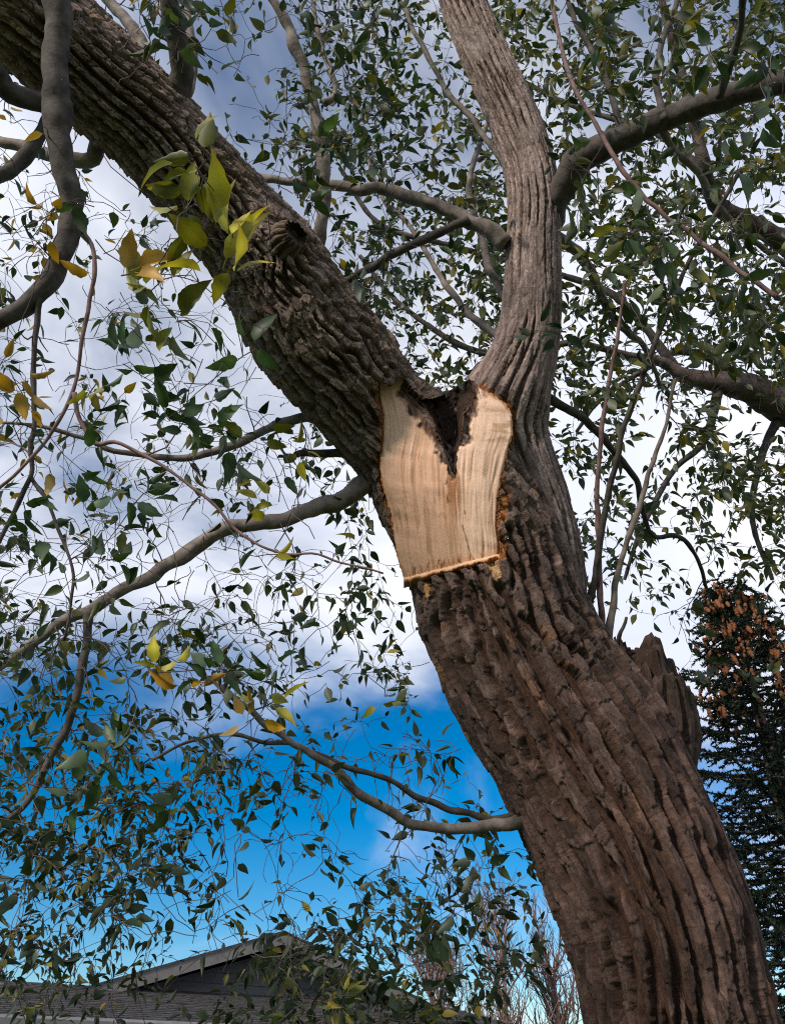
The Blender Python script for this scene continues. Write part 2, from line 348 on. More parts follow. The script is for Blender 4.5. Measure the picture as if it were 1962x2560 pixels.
    saw = (V * (1.5 + hr) + 7 * hr + 0.45 * w2 + 0.12 * w3 + 0.05 * w5 + 0.5 * g1) % 1              # plates lift at their lower ends
    gup = np.repeat(smooth(0.42, 0.75, s / s[-1]), nc) if scaly else 0.0
    disp = -depth * (1 - 0.35 * gup) * fur + depth * (0.13 + 0.08 * gup) * (0.5 - saw) * crackA + depth * (0.05 + 0.09 * gup) * (crackB - 1) * crackA + depth * 0.08 * (layer - 0.4) * crackA
    disp += depth * 0.05 * fibre * crackA + 0.0010 * w4 + 0.0008 * w3 + 0.0010 * w5
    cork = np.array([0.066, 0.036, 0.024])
    pos = base + D * disp[:, None]
    # colour of the bark itself: plate by plate, grey weathered faces, browner flakes
    k = np.clip(0.45 + 0.5 * (idA - 0.5) + 0.8 * (idB - 0.5) + 0.30 * shred + 0.2 * fibre, 0, 1)[:, None]
    cA, cB, cC = (np.array(x) for x in tint(S / s[-1]))
    col = cA * (1 - k) + cB * k
    rust = smooth(0.80, 0.95, idB * 0.55 + idA * 0.3 + 0.25 * w2)[:, None] * 0.55
    col = col * (1 - rust) + cC * rust
    # the fissures show brown cork instead of the weathered grey face
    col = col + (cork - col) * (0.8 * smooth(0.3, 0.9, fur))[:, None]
    return pos, nr, nc, col, D, np.column_stack([U * cellw, V * cl.mean(), idA])

def cut_and_colour(pos, col, depthless=0.012):
    x, y, z = proj(pos)
    zw, u = zwound(x, y)
    n = noise3(pos * 70, 90) * 3.0
    d_out = inpoly(x, y, OUT)
    ledge_y = np.interp(x, [LEDGE_A[0], LEDGE_B[0]], [LEDGE_A[1], LEDGE_B[1]])
    below = (x > 1009) & (x < 1249) & (y > ledge_y - 30) & (y < ledge_y + 11 + n) & inpoly(x, y, [(1009, 1390), (1249, 1330), (1249, 1400), (1009, 1462)])
    lim = np.where(d_out, zw + depthless, np.where(below, zw + 0.006, 0))
    hol = inpoly(x, y, HOL); lim = np.where(hol, np.maximum(lim, zhollow(x, y) + 0.02), lim)
    tooclose = z < lim
    q = pos - CAM
    pos = np.where(tooclose[:, None], CAM + q * (lim / np.maximum(z, 1e-6))[:, None], pos)
    # bark stripped from around the cut: inner bark, orange and tan
    for poly, tan in INNER_PATCH:
        m = inpoly(x + n * 1.2, y + n, poly) & (z < 3.05)
        c = np.array([0.46, 0.17, 0.045]) * (1 - tan) + np.array([0.58, 0.38, 0.2]) * tan
        col = np.where(m[:, None], c * (0.85 + 0.25 * noise3(pos * 40, 5)[:, None]), col)
        pos = np.where(m[:, None], CAM + (pos - CAM) * 1.003, pos)
    edge = polydist(x, y, left_edge) + n * 1.5
    m = (edge < 7) & (x < np.interp(y, [p[0] for p in WL][::-1], [p[1] for p in WL][::-1])) & (z < 3.05)
    col = np.where(m[:, None], np.array([0.30, 0.12, 0.045]), col)
    edge = polydist(x, y, right_edge) + n * 1.8
    m = (edge < 6) & ~d_out & (y < 1395) & (z < 3.05)
    col = np.where(m[:, None], np.array([0.34, 0.13, 0.045]), col)
    return pos, col

base_pt = P(1697, 2560, 2.35)
root = np.array([base_pt[0] + 0.18, base_pt[1] + 0.1, 0.0])
willow = thing('willow_tree', (root[0], root[1], 0), 'large leaning willow with deeply furrowed bark and a fresh pale saw cut at its fork', 'tree')

tp = topath(TRUNK)
low = np.array([[root[0] + 0.02, root[1] + 0.02, -0.3, 0.44], [root[0], root[1], 0.05, 0.38], [root[0] - 0.03, root[1] - 0.02, 0.5, 0.31],
                [root[0] - 0.09, root[1] - 0.05, 1.1, 0.285]])
tp = np.vstack([low, tp])
def mixrow(a, b, f): return np.array(a)[None, :] * (1 - f) + np.array(b)[None, :] * f
def tint_trunk(f):
    g = smooth(0.42, 0.8, f)[:, None]      # younger, greyer bark up the limb
    return mixrow((0.038, 0.0235, 0.0185), (0.17, 0.122, 0.10), g), mixrow((0.125, 0.080, 0.066), (0.41, 0.305, 0.26), g), mixrow((0.20, 0.085, 0.035), (0.36, 0.215, 0.10), g)
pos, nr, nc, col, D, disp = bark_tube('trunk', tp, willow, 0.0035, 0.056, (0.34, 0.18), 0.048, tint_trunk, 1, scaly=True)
# swellings: below the cut on the left, collar of the old branch on the right
x, y, z = proj(pos)
def bulge(pos, centre, rad, amt):
    d = np.linalg.norm((pos - centre) / rad, axis=1); return pos + (D * (amt * np.exp(-d * d * 1.5))[:, None])
pos = bulge(pos, P(1085, 1600, 2.75), 0.17, 0.035)
pos = bulge(pos, P(1590, 1800, 2.7), 0.22, 0.05)
pos, col = cut_and_colour(pos, col)
faces = grid_faces(nr, nc, True)
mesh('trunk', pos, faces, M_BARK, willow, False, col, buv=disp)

def tint_limb(f):
    return mixrow((0.20, 0.145, 0.13), (0.22, 0.165, 0.14), f[:, None]), mixrow((0.42, 0.32, 0.30), (0.46, 0.36, 0.315), f[:, None]), mixrow((0.2, 0.11, 0.08), (0.36, 0.22, 0.12), f[:, None])
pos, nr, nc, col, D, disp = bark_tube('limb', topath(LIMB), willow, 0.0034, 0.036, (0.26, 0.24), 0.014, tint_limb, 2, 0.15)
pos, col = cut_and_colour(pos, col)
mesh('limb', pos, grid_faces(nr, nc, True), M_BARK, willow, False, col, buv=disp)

# the collar and ragged stub of an older cut, right of the trunk
STUB = [(1565, 2040, 112, 2.72), (1602, 1900, 134, 2.77), (1614, 1812, 134, 2.80), (1604, 1742, 120, 2.83), (1574, 1680, 88, 2.86), (1545, 1630, 44, 2.88)]
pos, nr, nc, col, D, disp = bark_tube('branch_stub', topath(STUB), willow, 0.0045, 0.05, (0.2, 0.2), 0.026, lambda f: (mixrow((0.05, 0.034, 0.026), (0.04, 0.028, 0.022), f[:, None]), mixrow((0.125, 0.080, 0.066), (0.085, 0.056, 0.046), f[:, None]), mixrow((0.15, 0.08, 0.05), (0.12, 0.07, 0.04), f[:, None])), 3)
fr = np.repeat(np.linspace(0, 1, nr), nc)
pos = pos + (0.10 * fbm(pos * 13, 3, 8) * smooth(0.4, 0.95, fr))[:, None] * UPV
cap = pos[-nc:].mean(0); pos = np.vstack([pos, cap + UPV * -0.02]); col = np.vstack([col, [0.03, 0.022, 0.018]])
ff = [tuple(f) for f in grid_faces(nr, nc, True)] + [((nr - 1) * nc + j, (nr - 1) * nc + (j + 1) % nc, nr * nc) for j in range(nc)]
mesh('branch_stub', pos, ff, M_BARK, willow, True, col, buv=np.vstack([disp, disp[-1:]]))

# small sawn knob on the upper limb
KNOB = [(690, 640, 50, 2.74), (715, 605, 50, 2.70), (735, 590, 42, 2.67), (742, 583, 36, 2.66)]
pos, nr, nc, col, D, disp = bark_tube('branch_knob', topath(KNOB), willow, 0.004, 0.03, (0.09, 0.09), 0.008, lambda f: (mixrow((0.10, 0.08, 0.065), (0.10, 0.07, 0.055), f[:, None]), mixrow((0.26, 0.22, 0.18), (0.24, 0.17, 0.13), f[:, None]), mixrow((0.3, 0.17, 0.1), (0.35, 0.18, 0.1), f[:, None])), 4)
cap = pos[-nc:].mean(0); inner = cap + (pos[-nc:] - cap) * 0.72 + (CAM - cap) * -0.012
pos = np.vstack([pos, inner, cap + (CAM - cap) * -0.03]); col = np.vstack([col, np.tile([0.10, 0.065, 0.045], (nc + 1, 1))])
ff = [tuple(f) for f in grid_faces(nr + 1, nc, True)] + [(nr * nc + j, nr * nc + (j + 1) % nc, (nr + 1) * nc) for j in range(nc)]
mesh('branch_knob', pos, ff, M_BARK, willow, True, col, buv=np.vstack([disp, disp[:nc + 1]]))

# ------------------------------------------------------------------ the cut face: grain, decay and rim
def dens(poly, step):
    out = []
    for i in range(len(poly)):
        a, b = np.array(poly[i], float), np.array(poly[(i + 1) % len(poly)], float)
        n = max(1, int(np.linalg.norm(b - a) / step))
        for t in range(n): out.append(a + (b - a) * t / n)
    return np.array(out)
ring = dens(OUT, 3.0)
q3 = np.column_stack([ring * 0.11, np.zeros(len(ring))])
ring = ring + np.column_stack([noise3(q3, 61), noise3(q3, 62)]) * 2.4 + np.column_stack([noise3(q3 * 3, 63), noise3(q3 * 3, 64)]) * 1.2
gx, gy = np.meshgrid(np.arange(935, 1300, 2.4), np.arange(935, 1455, 3.2))
gx = (gx + 1.2 * (np.arange(gx.shape[0]) % 2)[:, None]).ravel(); gy = gy.ravel()
ok = inpoly(gx, gy, [tuple(p) for p in ring]) & (polydist(gx, gy, [tuple(p) for p in ring] + [tuple(ring[0])]) > 1.8)
pts = np.vstack([ring, np.column_stack([gx[ok], gy[ok]])])
nring = len(ring)
res = delaunay_2d_cdt([Vector(p) for p in pts], [(i, (i + 1) % nring) for i in range(nring)], [], 1, 1e-5)
vx = np.array([[v.x, v.y] for v in res[0]]); tri = np.array(res[2])
zw, u = zwound(vx[:, 0], vx[:, 1])
gr = np.column_stack([u * 42, vx[:, 1] * 0.011, np.zeros(len(u))])
gw = gr + 0.8 * noise3(np.column_stack([u * 5, vx[:, 1] * 0.009, u * 0]), 71)[:, None] * [1, 0, 0]
fib = fbm(gw, 3, 72); fine_f = fbm(gw * [3.4, 1.6, 1], 2, 75)
chop = noise3(np.column_stack([vx[:, 0] * 0.012, vx[:, 1] * 0.05 - vx[:, 0] * 0.012, u * 0]), 77)
inner_d = np.minimum(polydist(vx[:, 0], vx[:, 1], IL), polydist(vx[:, 0], vx[:, 1], IR))
dl, dr = polydist(vx[:, 0], vx[:, 1], IL), polydist(vx[:, 0], vx[:, 1], IR)
outer_d = np.minimum(polydist(vx[:, 0], vx[:, 1], left_edge), polydist(vx[:, 0], vx[:, 1], right_edge))
relief = 0.0010 * fib + 0.0009 * fine_f + 0.0018 * chop
groove = smooth(0.45, 0.8, fbm(gw * [0.8, 0.7, 1], 2, 79)) * smooth(1020, 1150, vx[:, 1])
relief -= 0.0025 * groove
rag = fbm(np.column_stack([vx * 0.06, u * 0]), 3, 81)
wl_ = np.interp(vx[:, 1], [955, 975, 1015, 1053, 1092, 1150, 1182], [8, 22, 42, 36, 24, 16, 10])
decL = smooth(8, -6, dl - wl_ + 9 * rag) * (vx[:, 0] < 1140)
decR = smooth(30, 10, dr + 12 * rag + 30 * smooth(1100, 1130, vx[:, 1])) * (vx[:, 0] > 1133)
dec = np.clip(decL + decR, 0, 1)
relief += -0.02 * dec * smooth(35, 0, inner_d) + 0.006 * rag * dec
z = zw - relief + 0.012 * smooth(6, 0, outer_d)
V3 = P(vx[:, 0], vx[:, 1], z)
# colours of the wood
xs, ys = vx[:, 0], vx[:, 1]
left_tan = np.array([0.78, 0.465, 0.315]); cream = np.array([0.95, 0.635, 0.46]); brown = np.array([0.44, 0.215, 0.085]); rot = np.array([0.12, 0.062, 0.042])
split = smooth(-14, 14, xs - np.interp(ys, [1180, 1450], [1133, 1165]) + 6 * rag)
c = left_tan[None] * (1 - split[:, None]) + cream[None] * split[:, None]
grey = smooth(1180, 1080, ys) * smooth(1100, 980, xs); c = c * (1 - 0.3 * grey[:, None]) + np.array([0.66, 0.49, 0.36]) * 0.3 * grey[:, None]
stain = smooth(0.05, 0.75, fib + 0.9 * np.exp(-((xs - np.interp(ys, [1180, 1320, 1450], [1133, 1140, 1120])) / 34) ** 2) * smooth(1500, 1200, ys) - 0.65 * split - 0.05)
c = c * (1 - 0.4 * stain[:, None]) + brown * 0.4 * stain[:, None]
pale = smooth(0.2, 0.8, fine_f)[:, None] * 0.25; c = c * (1 - pale) + np.array([0.90, 0.66, 0.46]) * pale
c = c * (1 - 0.4 * groove[:, None]) + np.array([0.34, 0.18, 0.08]) * 0.4 * groove[:, None]
heart = smooth(-0.2, 0.5, fine_f + 0.6 * fib + 0.5) * smooth(1116, 1126, xs + 5 * rag) * smooth(1153, 1148, xs) * smooth(1335 , 1240, ys + 30 * fib) * smooth(1178, 1195, ys)
c = c * (1 - 0.85 * heart[:, None]) + np.array([0.36, 0.14, 0.04]) * 0.85 * heart[:, None]
ck = smooth(2.2, 0.8, np.minimum(polydist(xs, ys, [(1155, 1312), (1166, 1350), (1177, 1392)]), polydist(xs, ys, [(1231, 1230), (1229, 1290), (1236, 1345)]) + 0.6))
c = c * (1 - 0.8 * ck[:, None]) + np.array([0.16, 0.08, 0.04]) * 0.8 * ck[:, None]
bandn = smooth(0.25, 0.6, fbm(np.column_stack([xs * 0.02, ys * 0.11, xs * 0]), 3, 84)) * smooth(1120, 1095, ys) * smooth(1195, 1215, xs) * smooth(1010, 1030, ys)
c = c * (1 - 0.6 * bandn[:, None]) + np.array([0.42, 0.24, 0.11]) * 0.6 * bandn[:, None]
c = c * (1 - dec[:, None]) + (rot * (1 + 0.9 * np.clip(fib, -0.6, 1))[:, None] + np.array([0.10, 0.05, 0.03]) * smooth(0.1, 0.7, fine_f)[:, None]) * dec[:, None]
rim = smooth(7, 1.5, outer_d + 2.5 * rag); c = c * (1 - 0.8 * rim[:, None]) + np.array([0.50, 0.215, 0.07]) * 0.8 * rim[:, None]
botd = polydist(xs, ys, [LEDGE_A, LEDGE_B]); bo = smooth(22, 3, botd + 10 * fib); c = c * (1 - 0.35 * bo[:, None]) + np.array([0.52, 0.26, 0.10]) * 0.35 * bo[:, None]
# rim walls running back into the trunk
src = np.array([next((i for i in o if i < nring), -1) for o in res[3]])
order = np.full(nring, -1)
for i, sidx in enumerate(src):
    if sidx >= 0: order[sidx] = i
order = order[order >= 0]
back = CAM + (V3[order] - CAM) * 1.035
nb = len(V3); V3 = np.vstack([V3, back]); c = np.vstack([c, np.tile([0.16, 0.075, 0.04], (len(back), 1))])
walls = [(order[i], order[(i + 1) % len(order)], nb + (i + 1) % len(order), nb + i) for i in range(len(order))]
cut = mesh('cut_face', V3, [tuple(t) for t in tri] + walls, M_WOOD, willow, True, c)
cut['label'] = 'pale cream sawn wood with brown streaks and an orange rim'
# ledge at the foot of the cut
n = 120; t = np.linspace(0, 1, n); lx = LEDGE_A[0] + (LEDGE_B[0] - LEDGE_A[0]) * t; ly = LEDGE_A[1] + (LEDGE_B[1] - LEDGE_A[1]) * t
rows, cols = [], []
for k, (dy, dzv, cc) in enumerate([(-9, 0.03, (0.6, 0.40, 0.24)), (-3, 0.0, (0.62, 0.40, 0.24)), (1, -0.012, (0.62, 0.40, 0.25)), (4, -0.016, (0.46, 0.24, 0.12)), (7, -0.016, (0.40, 0.16, 0.06)), (12, -0.008, (0.36, 0.13, 0.045)), (22, 0.04, (0.3, 0.12, 0.05))]):
    w = noise3(np.column_stack([t * 30, t * 0 + 0.3 * k, t * 0]), 44) * (1.2 if k < 3 else 3.2) + noise3(np.column_stack([t * 75, t * 0 + k, t * 0]), 46) * (0.8 if k < 3 else 2.0)
    yy = ly + dy + w; zz, _ = zwound(lx, ly); rows.append(P(lx, yy, zz + dzv * (1 + 0.2 * w / 3))); cols.append(np.tile(cc, (n, 1)) * (1 + 0.12 * noise3(np.column_stack([t * 60, t * 0, t * 0]), 45 + k))[:, None])
mesh('cut_ledge', np.vstack(rows), grid_faces(len(rows), n, False), M_WOOD, cut, True, np.vstack(cols))
# torn fibres standing off the cut
sv_, sf_, sc_ = [], [], []
rs = np.random.default_rng(17)
for i in range(48):
    if i < 40: t = rs.uniform(0.03, 0.97); bx, by = LEDGE_A[0] + (LEDGE_B[0] - LEDGE_A[0]) * t, LEDGE_A[1] + (LEDGE_B[1] - LEDGE_A[1]) * t - rs.uniform(0, 8)
    else: bx, by = rs.uniform(1080, 1180), rs.uniform(1170, 1300)
    ln, wd = rs.uniform(8, 34), rs.uniform(0.7, 2.0); zz = float(zwound(bx, by)[0]); lean = rs.normal() * 4 - 3
    zt_ = float(zwound(bx + lean, by - ln)[0]); lift = rs.uniform(0.002, 0.008) if i < 40 else rs.uniform(0.001, 0.003)
    o = len(sv_); sv_ += [P(bx - wd, by, zz - 0.001), P(bx + wd, by, zz - 0.001), P(bx + lean + 0.3, by - ln, zt_ - lift), P(bx + lean * 0.5, by - ln * 0.5, zz - lift * 0.9)]
    sf_ += [(o, o + 1, o + 3), (o, o + 3, o + 2), (o + 1, o + 2, o + 3)]; cc = np.array([[0.85, 0.58, 0.38], [0.62, 0.36, 0.2], [0.45, 0.2, 0.08]])[rs.integers(0, 3)]; sc_ += [cc] * 4
spl = mesh('splinters', np.array(sv_), sf_, M_WOOD, cut, False, np.array(sc_)); spl['kind'] = 'stuff'
# the rotted hollow in the crotch
ny, nx = 120, 90; yy = np.linspace(1182, 950, ny); rows, cols = [], []
for yv in yy:
    xl = np.interp(yv, [p[1] for p in IL], [p[0] for p in IL]) - 3; xr = np.interp(yv, [p[1] for p in IR], [p[0] for p in IR]) + 3
    t0 = np.clip((1003 - yv) / 50, 0, 1); xs0 = max(xl, np.interp(yv, [950, 962, 980, 996, 1004], [1172, 1148, 1116, 1086, xl]))
    xx = np.linspace(xs0, xr, nx); zz = zhollow(xx, np.full(nx, yv))
    pp = P(xx, np.full(nx, yv), zz); pp = pp + 0.026 * fbm(pp * [34, 34, 16], 4, 91)[:, None] * FWD + 0.005 * noise3(pp * 90, 92)[:, None] * UPV
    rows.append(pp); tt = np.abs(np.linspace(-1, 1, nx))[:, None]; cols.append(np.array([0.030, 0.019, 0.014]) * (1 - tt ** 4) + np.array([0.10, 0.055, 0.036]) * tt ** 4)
hol = mesh('rotted_hollow', np.vstack(rows), grid_faces(ny, nx, False), M_BARK, willow, True, np.vstack(cols))
hol['label'] = 'dark rotted hollow between the two lobes of the cut'

# ------------------------------------------------------------------ branches
def tube_arrays(path, rad, sides, seed=0, bump=0.0):
    T = unit(np.gradient(path, axis=0)); ref = np.where(np.abs(T[:, 2:3]) > 0.9, [[1., 0, 0]], [[0, 0, 1.]])
    e1 = unit(np.cross(T, ref)); 
    for i in range(1, len(e1)):       # carry the frame along
        v = e1[i - 1] - T[i] * (e1[i - 1] @ T[i]); nv = np.linalg.norm(v)
        if nv > 1e-6: e1[i] = v / nv
    e2 = np.cross(T, e1); th = np.arange(sides) * 2 * math.pi / sides
    d = np.cos(th)[None, :, None] * e1[:, None] + np.sin(th)[None, :, None] * e2[:, None]
    v = (path[:, None] + d * np.asarray(rad)[:, None, None]).reshape(-1, 3)
    if bump: v = v + d.reshape(-1, 3) * (np.repeat(rad, sides) * bump * fbm(v * 28, 2, seed))[:, None]
    return v, grid_faces(len(path), sides, True)
# photo x, y with half-widths along, and distances from first to last
BR = [
 ('p', [(770, 690), (795, 610), (806, 540), (812, 467), (808, 390), (794, 304), (759, 175), (724, 76), (683, 0), (630, -110)], 18, 11, 2.86, 2.95),
 ('p', [(812, 262), (841, 234), (826, 180), (806, 134), (792, 60), (783, 0), (770, -80)], 8, 5, 2.92, 3.1),
 ('p', [(1262, 606), (1215, 570), (1156, 543), (1057, 502), (981, 479), (900, 470), (826, 466), (735, 452), (650, 445), (560, 400)], 20, 8, 3.08, 3.4),
 ('d', [(1170, 550), (1130, 566), (1080, 590), (981, 635), (860, 705), (760, 740)], 11, 9, 3.1, 3.25),
 ('m', [(1356, 560), (1388, 500), (1413, 455), (1440, 412), (1472, 385), (1556, 342), (1653, 298), (1755, 260), (1909, 216), (2100, 170)], 34, 27, 3.16, 2.6),
 ('p', [(1390, 596), (1410, 604), (1448, 631), (1477, 677), (1507, 753), (1542, 806), (1600, 860), (1650, 960)], 14, 5, 3.12, 3.5),
 ('d', [(1372, 1000), (1420, 1025), (1477, 1063), (1536, 1133), (1588, 1203), (1612, 1300), (1640, 1340), (1700, 1345), (1745, 1400), (1765, 1470)], 11, 4, 3.1, 3.6),
 ('p', [(915, 1206), (880, 1235), (817, 1262), (701, 1297), (596, 1314), (525, 1344), (438, 1402), (321, 1472), (234, 1519), (175, 1545), (88, 1606), (0, 1670), (-90, 1720)], 23, 9, 2.95, 2.45),
 ('p', [(800, 1050), (765, 1045), (701, 1057), (631, 1092), (584, 1112), (520, 1132), (440, 1147), (300, 1132), (200, 1092), (90, 1062), (-40, 1050)], 13, 3, 3.0, 2.7),
 ('d', [(860, 1128), (815, 1136), (759, 1133), (736, 1139)], 11, 8, 2.98, 2.9),
 ('p', [(1310, 2050), (1279, 2056), (1203, 2068), (1098, 2071), (1028, 2056), (981, 2036), (911, 1994), (847, 1934), (759, 1875), (701, 1834), (607, 1764), (540, 1700)], 15, 7, 2.6, 2.35),
 ('d', [(1300, 2042), (1215, 2042), (1127, 2021), (1039, 1992), (981, 1950), (857, 1912), (740, 1864), (652, 1852), (584, 1834), (480, 1850), (380, 1900)], 9, 4, 2.62, 2.3),
 ('d', [(150, -140), (146, -20), (142, 90), (141, 180), (142, 270), (150, 380), (172, 480), (178, 570), (155, 640), (110, 720), (60, 770), (0, 802), (-80, 830)], 34, 22, 2.3, 2.1),
 ('m', [(-60, 130), (0, 200), (40, 238), (110, 252), (170, 240)], 22, 26, 2.3, 2.5),
 ('d', [(150, 270), (115, 312), (60, 398), (0, 440), (-60, 470)], 18, 16, 2.5, 2.35),
 ('p', [(250, 330), (240, 375), (220, 400), (100, 380), (0, 350), (-60, 330)], 20, 12, 2.75, 2.9),
 ('d', [(440, 250), (452, 200), (456, 146), (445, 100), (432, 58), (420, 0), (400, -90)], 28, 22, 2.66, 2.5),
 ('p', [(440, 300), (470, 240), (488, 170), (488, 120), (470, 40), (465, 0), (455, -80)], 9, 7, 2.7, 2.9),
 ('p', [(390, 240), (365, 135), (330, 70), (280, 10), (240, -60)], 16, 14, 2.75, 3.0),
 ('d', [(98, 740), (93, 790), (88, 853), (88, 1000), (82, 1116), (79, 1186), (53, 1250), (0, 1350), (-40, 1420)], 8, 5, 2.13, 2.0),
 ('d', [(79, 1186), (117, 1262), (164, 1367), (187, 1437), (181, 1495), (160, 1600)], 5, 3, 2.05, 1.95),
 ('d', [(222, 1522), (216, 1612), (199, 1706), (170, 1805), (134, 1881), (76, 1998), (0, 2070), (-50, 2120)], 12, 6, 2.56, 2.3),
 ('r', [(186, 500), (193, 555), (234, 631), (228, 730), (210, 853), (193, 940), (175, 1005), (88, 1133), (0, 1221), (-50, 1270)], 6, 4, 2.2, 2.0),
 ('r', [(187, 985), (204, 1057), (234, 1104), (292, 1110), (362, 1139), (420, 1174), (479, 1215), (543, 1268), (584, 1320), (642, 1355), (701, 1379), (817, 1396), (960, 1430)], 6, 2.2, 2.05, 1.9),
 ('d', [(1480, 1640), (1472, 1555), (1500, 1350), (1540, 1150), (1600, 950), (1700, 700), (1790, 530), (1850, 420)], 9, 5, 2.95, 2.7),
 ('r', [(1512, 1660), (1505, 1575), (1492, 1300), (1500, 1100), (1530, 920), (1545, 820), (1560, 700)], 8, 4, 2.9, 3.0),
 ('p', [(1525, 1680), (1520, 1590), (1545, 1430), (1600, 1260), (1640, 1130), (1660, 1075), (1685, 950)], 10, 4, 2.88, 3.1),
 ('d', [(1545, 1640), (1548, 1590), (1560, 1560), (1563, 1540)], 7, 4, 2.86, 2.84),
 ('d', [(1225, 970), (1195, 925), (1230, 880), (1260, 830)], 16, 10, 3.25, 3.4),
 ('r', [(1940, 740), (1800, 640), (1600, 480), (1480, 300), (1420, 180), (1390, 60), (1370, -60)], 6, 5, 2.4, 2.9),
 ('d', [(1560, 345), (1530, 250), (1490, 150), (1440, 60), (1400, -60)], 8, 5, 2.95, 3.2),
 ('d', [(1660, 300), (1640, 190), (1660, 90), (1690, 0), (1700, -60)], 9, 6, 2.85, 3.1),
 ('p', [(1640, 310), (1690, 380), (1740, 430), (1800, 520), (1880, 600), (1990, 680)], 9, 6, 2.9, 3.1),
 ('d', [(1800, 245), (1830, 150), (1850, 60), (1862, -60)], 9, 8, 2.65, 2.4),
 ('p', [(1270, 420), (1180, 300), (1120, 230), (1040, 90), (1000, 0), (960, -90)], 8, 5, 3.25, 3.6),
 ('p', [(1300, 790), (1240, 710), (1207, 610), (1172, 470), (1190, 385), (1210, 330), (1240, 240)], 12, 5, 3.12, 3.7),
 ('p', [(1300, 880), (1190, 800), (1120, 720), (1070, 640), (1020, 560), (960, 500), (920, 400)], 10, 4, 3.12, 3.8),
]
segs_p, segs_r, segs_d, segs_kind = [], [], [], []       # skeleton for the twigs
def add_skel(path, rad):
    d = unit(np.gradient(path, axis=0)); segs_p.append(path); segs_d.append(d); segs_r.append(np.asarray(rad))
MATS = {'p': M_BRANCH, 'd': M_DARKBRANCH, 'm': M_DARKBRANCH, 'r': M_REDTWIG}
for bi, (kind, pts, w0, w1, z0, z1) in enumerate(BR):
    a = np.array(pts, float); ln = np.concatenate([[0], np.cumsum(np.linalg.norm(np.diff(a, axis=0), axis=1))]); f = ln / ln[-1]
    zz = z0 + (z1 - z0) * f; hw = w0 + (w1 - w0) * f
    p4 = np.column_stack([P(a[:, 0], a[:, 1], zz), hw * zz / FPX])
    q, s = spline(p4, step=0.018)
    q[:, :3] += (0.006 if w0 < 14 else 0.009) * np.stack([noise3(q[:, :3] * 16, 100 + bi * 3 + k) for k in range(3)], 1)
    v, f4 = tube_arrays(q[:, :3], q[:, 3] * (1 + 0.10 * noise3(q[:, :3] * 9, bi) + 0.14 * smooth(0.35, 0.8, noise3(q[:, :3] * 13, bi + 70)) + 0.22 * np.exp(-s / (1.5 * q[0, 3] + 0.01))), 12 if w0 < 14 else 20, bi, 0.14)
    n = len(v); sides = 12 if w0 < 14 else 20
    faces = [tuple(x) for x in f4] + [tuple(range(sides))[::-1], tuple(range(n - sides, n))]
    mesh('branch', v, faces, MATS[kind], willow, True)
    add_skel(q[::2, :3], q[::2, 3])
for rows in (TRUNK[9:], LIMB[5:]):
    q, s = spline(topath(rows), step=0.06); add_skel(q[:, :3] + unit(FWD)[None] * 0.6 * q[:, 3:4], q[:, 3])

# ------------------------------------------------------------------ second willow, its limbs reaching in from the right
z2 = 5.4
r2 = P(2420, 1700, 5.6)
willow2 = thing('willow_tree', (r2[0], r2[1], 0), 'leafy willow behind, its bare reddish limbs reaching in from the right edge', 'tree')
B2 = [
 ('trunk', [(r2[0], r2[1], -0.2, 0.24), (r2[0], r2[1], 1.5, 0.19), (r2[0] - 0.1, r2[1], r2[2], 0.17)] + [tuple(x) for x in topath([(2330, 1400, 62, 5.6), (2200, 1190, 56, 5.5), (2080, 1080, 52, 5.4), (1962, 1012, 45, 5.3), (1892, 976, 38, 5.2), (1799, 956, 28, 5.1), (1711, 941, 18, 5.1), (1653, 903, 14, 5.1), (1565, 886, 10, 5.0), (1448, 853, 7, 4.9)])]),
 ('limb', [tuple(x) for x in topath([(2360, 1450, 50, 5.6), (2250, 900, 44, 5.5), (2100, 700, 34, 5.4), (1962, 607, 26, 5.3), (1845, 543, 23, 5.2), (1781, 496, 20, 5.1), (1752, 409, 16, 5.0), (1734, 327, 14, 5.0), (1693, 175, 11, 5.0), (1660, 40, 9, 5.0), (1640, -60, 8, 5.0)])]),
 ('branch', [tuple(x) for x in topath([(1900, 980, 18, 5.2), (1780, 900, 10, 5.2), (1690, 880, 9, 5.2), (1600, 930, 7, 5.2), (1500, 1000, 5, 5.2), (1440, 1080, 4, 5.2)])]),
 ('branch', [tuple(x) for x in topath([(1760, 430, 12, 5.0), (1640, 330, 9, 5.2), (1540, 300, 7, 5.4), (1420, 260, 6, 5.6), (1300, 200, 5, 5.8)])]),
 ('branch', [tuple(x) for x in topath([(1800, 958, 14, 5.1), (1760, 1100, 9, 5.0), (1680, 1180, 7, 5.0), (1600, 1330, 6, 4.9), (1560, 1450, 4, 4.9)])]),
 ('branch', [tuple(x) for x in topath([(1960, 1010, 14, 5.3), (1900, 1150, 9, 5.2), (1880, 1300, 7, 5.2), (1930, 1450, 5, 5.1)])]),
 ('branch', [tuple(x) for x in topath([(1700, 935, 12, 5.1), (1560, 760, 10, 5.3), (1440, 700, 8, 5.5), (1150, 620, 7, 5.8), (950, 560, 6, 6.0), (850, 420, 5, 6.2)])]),
 ('branch', [tuple(x) for x in topath([(1448, 853, 8, 4.9), (1200, 880, 8, 5.2), (1000, 760, 6, 5.5), (900, 640, 5, 5.8)])]),
]
segs2_p, segs2_r, segs2_d = [], [], []
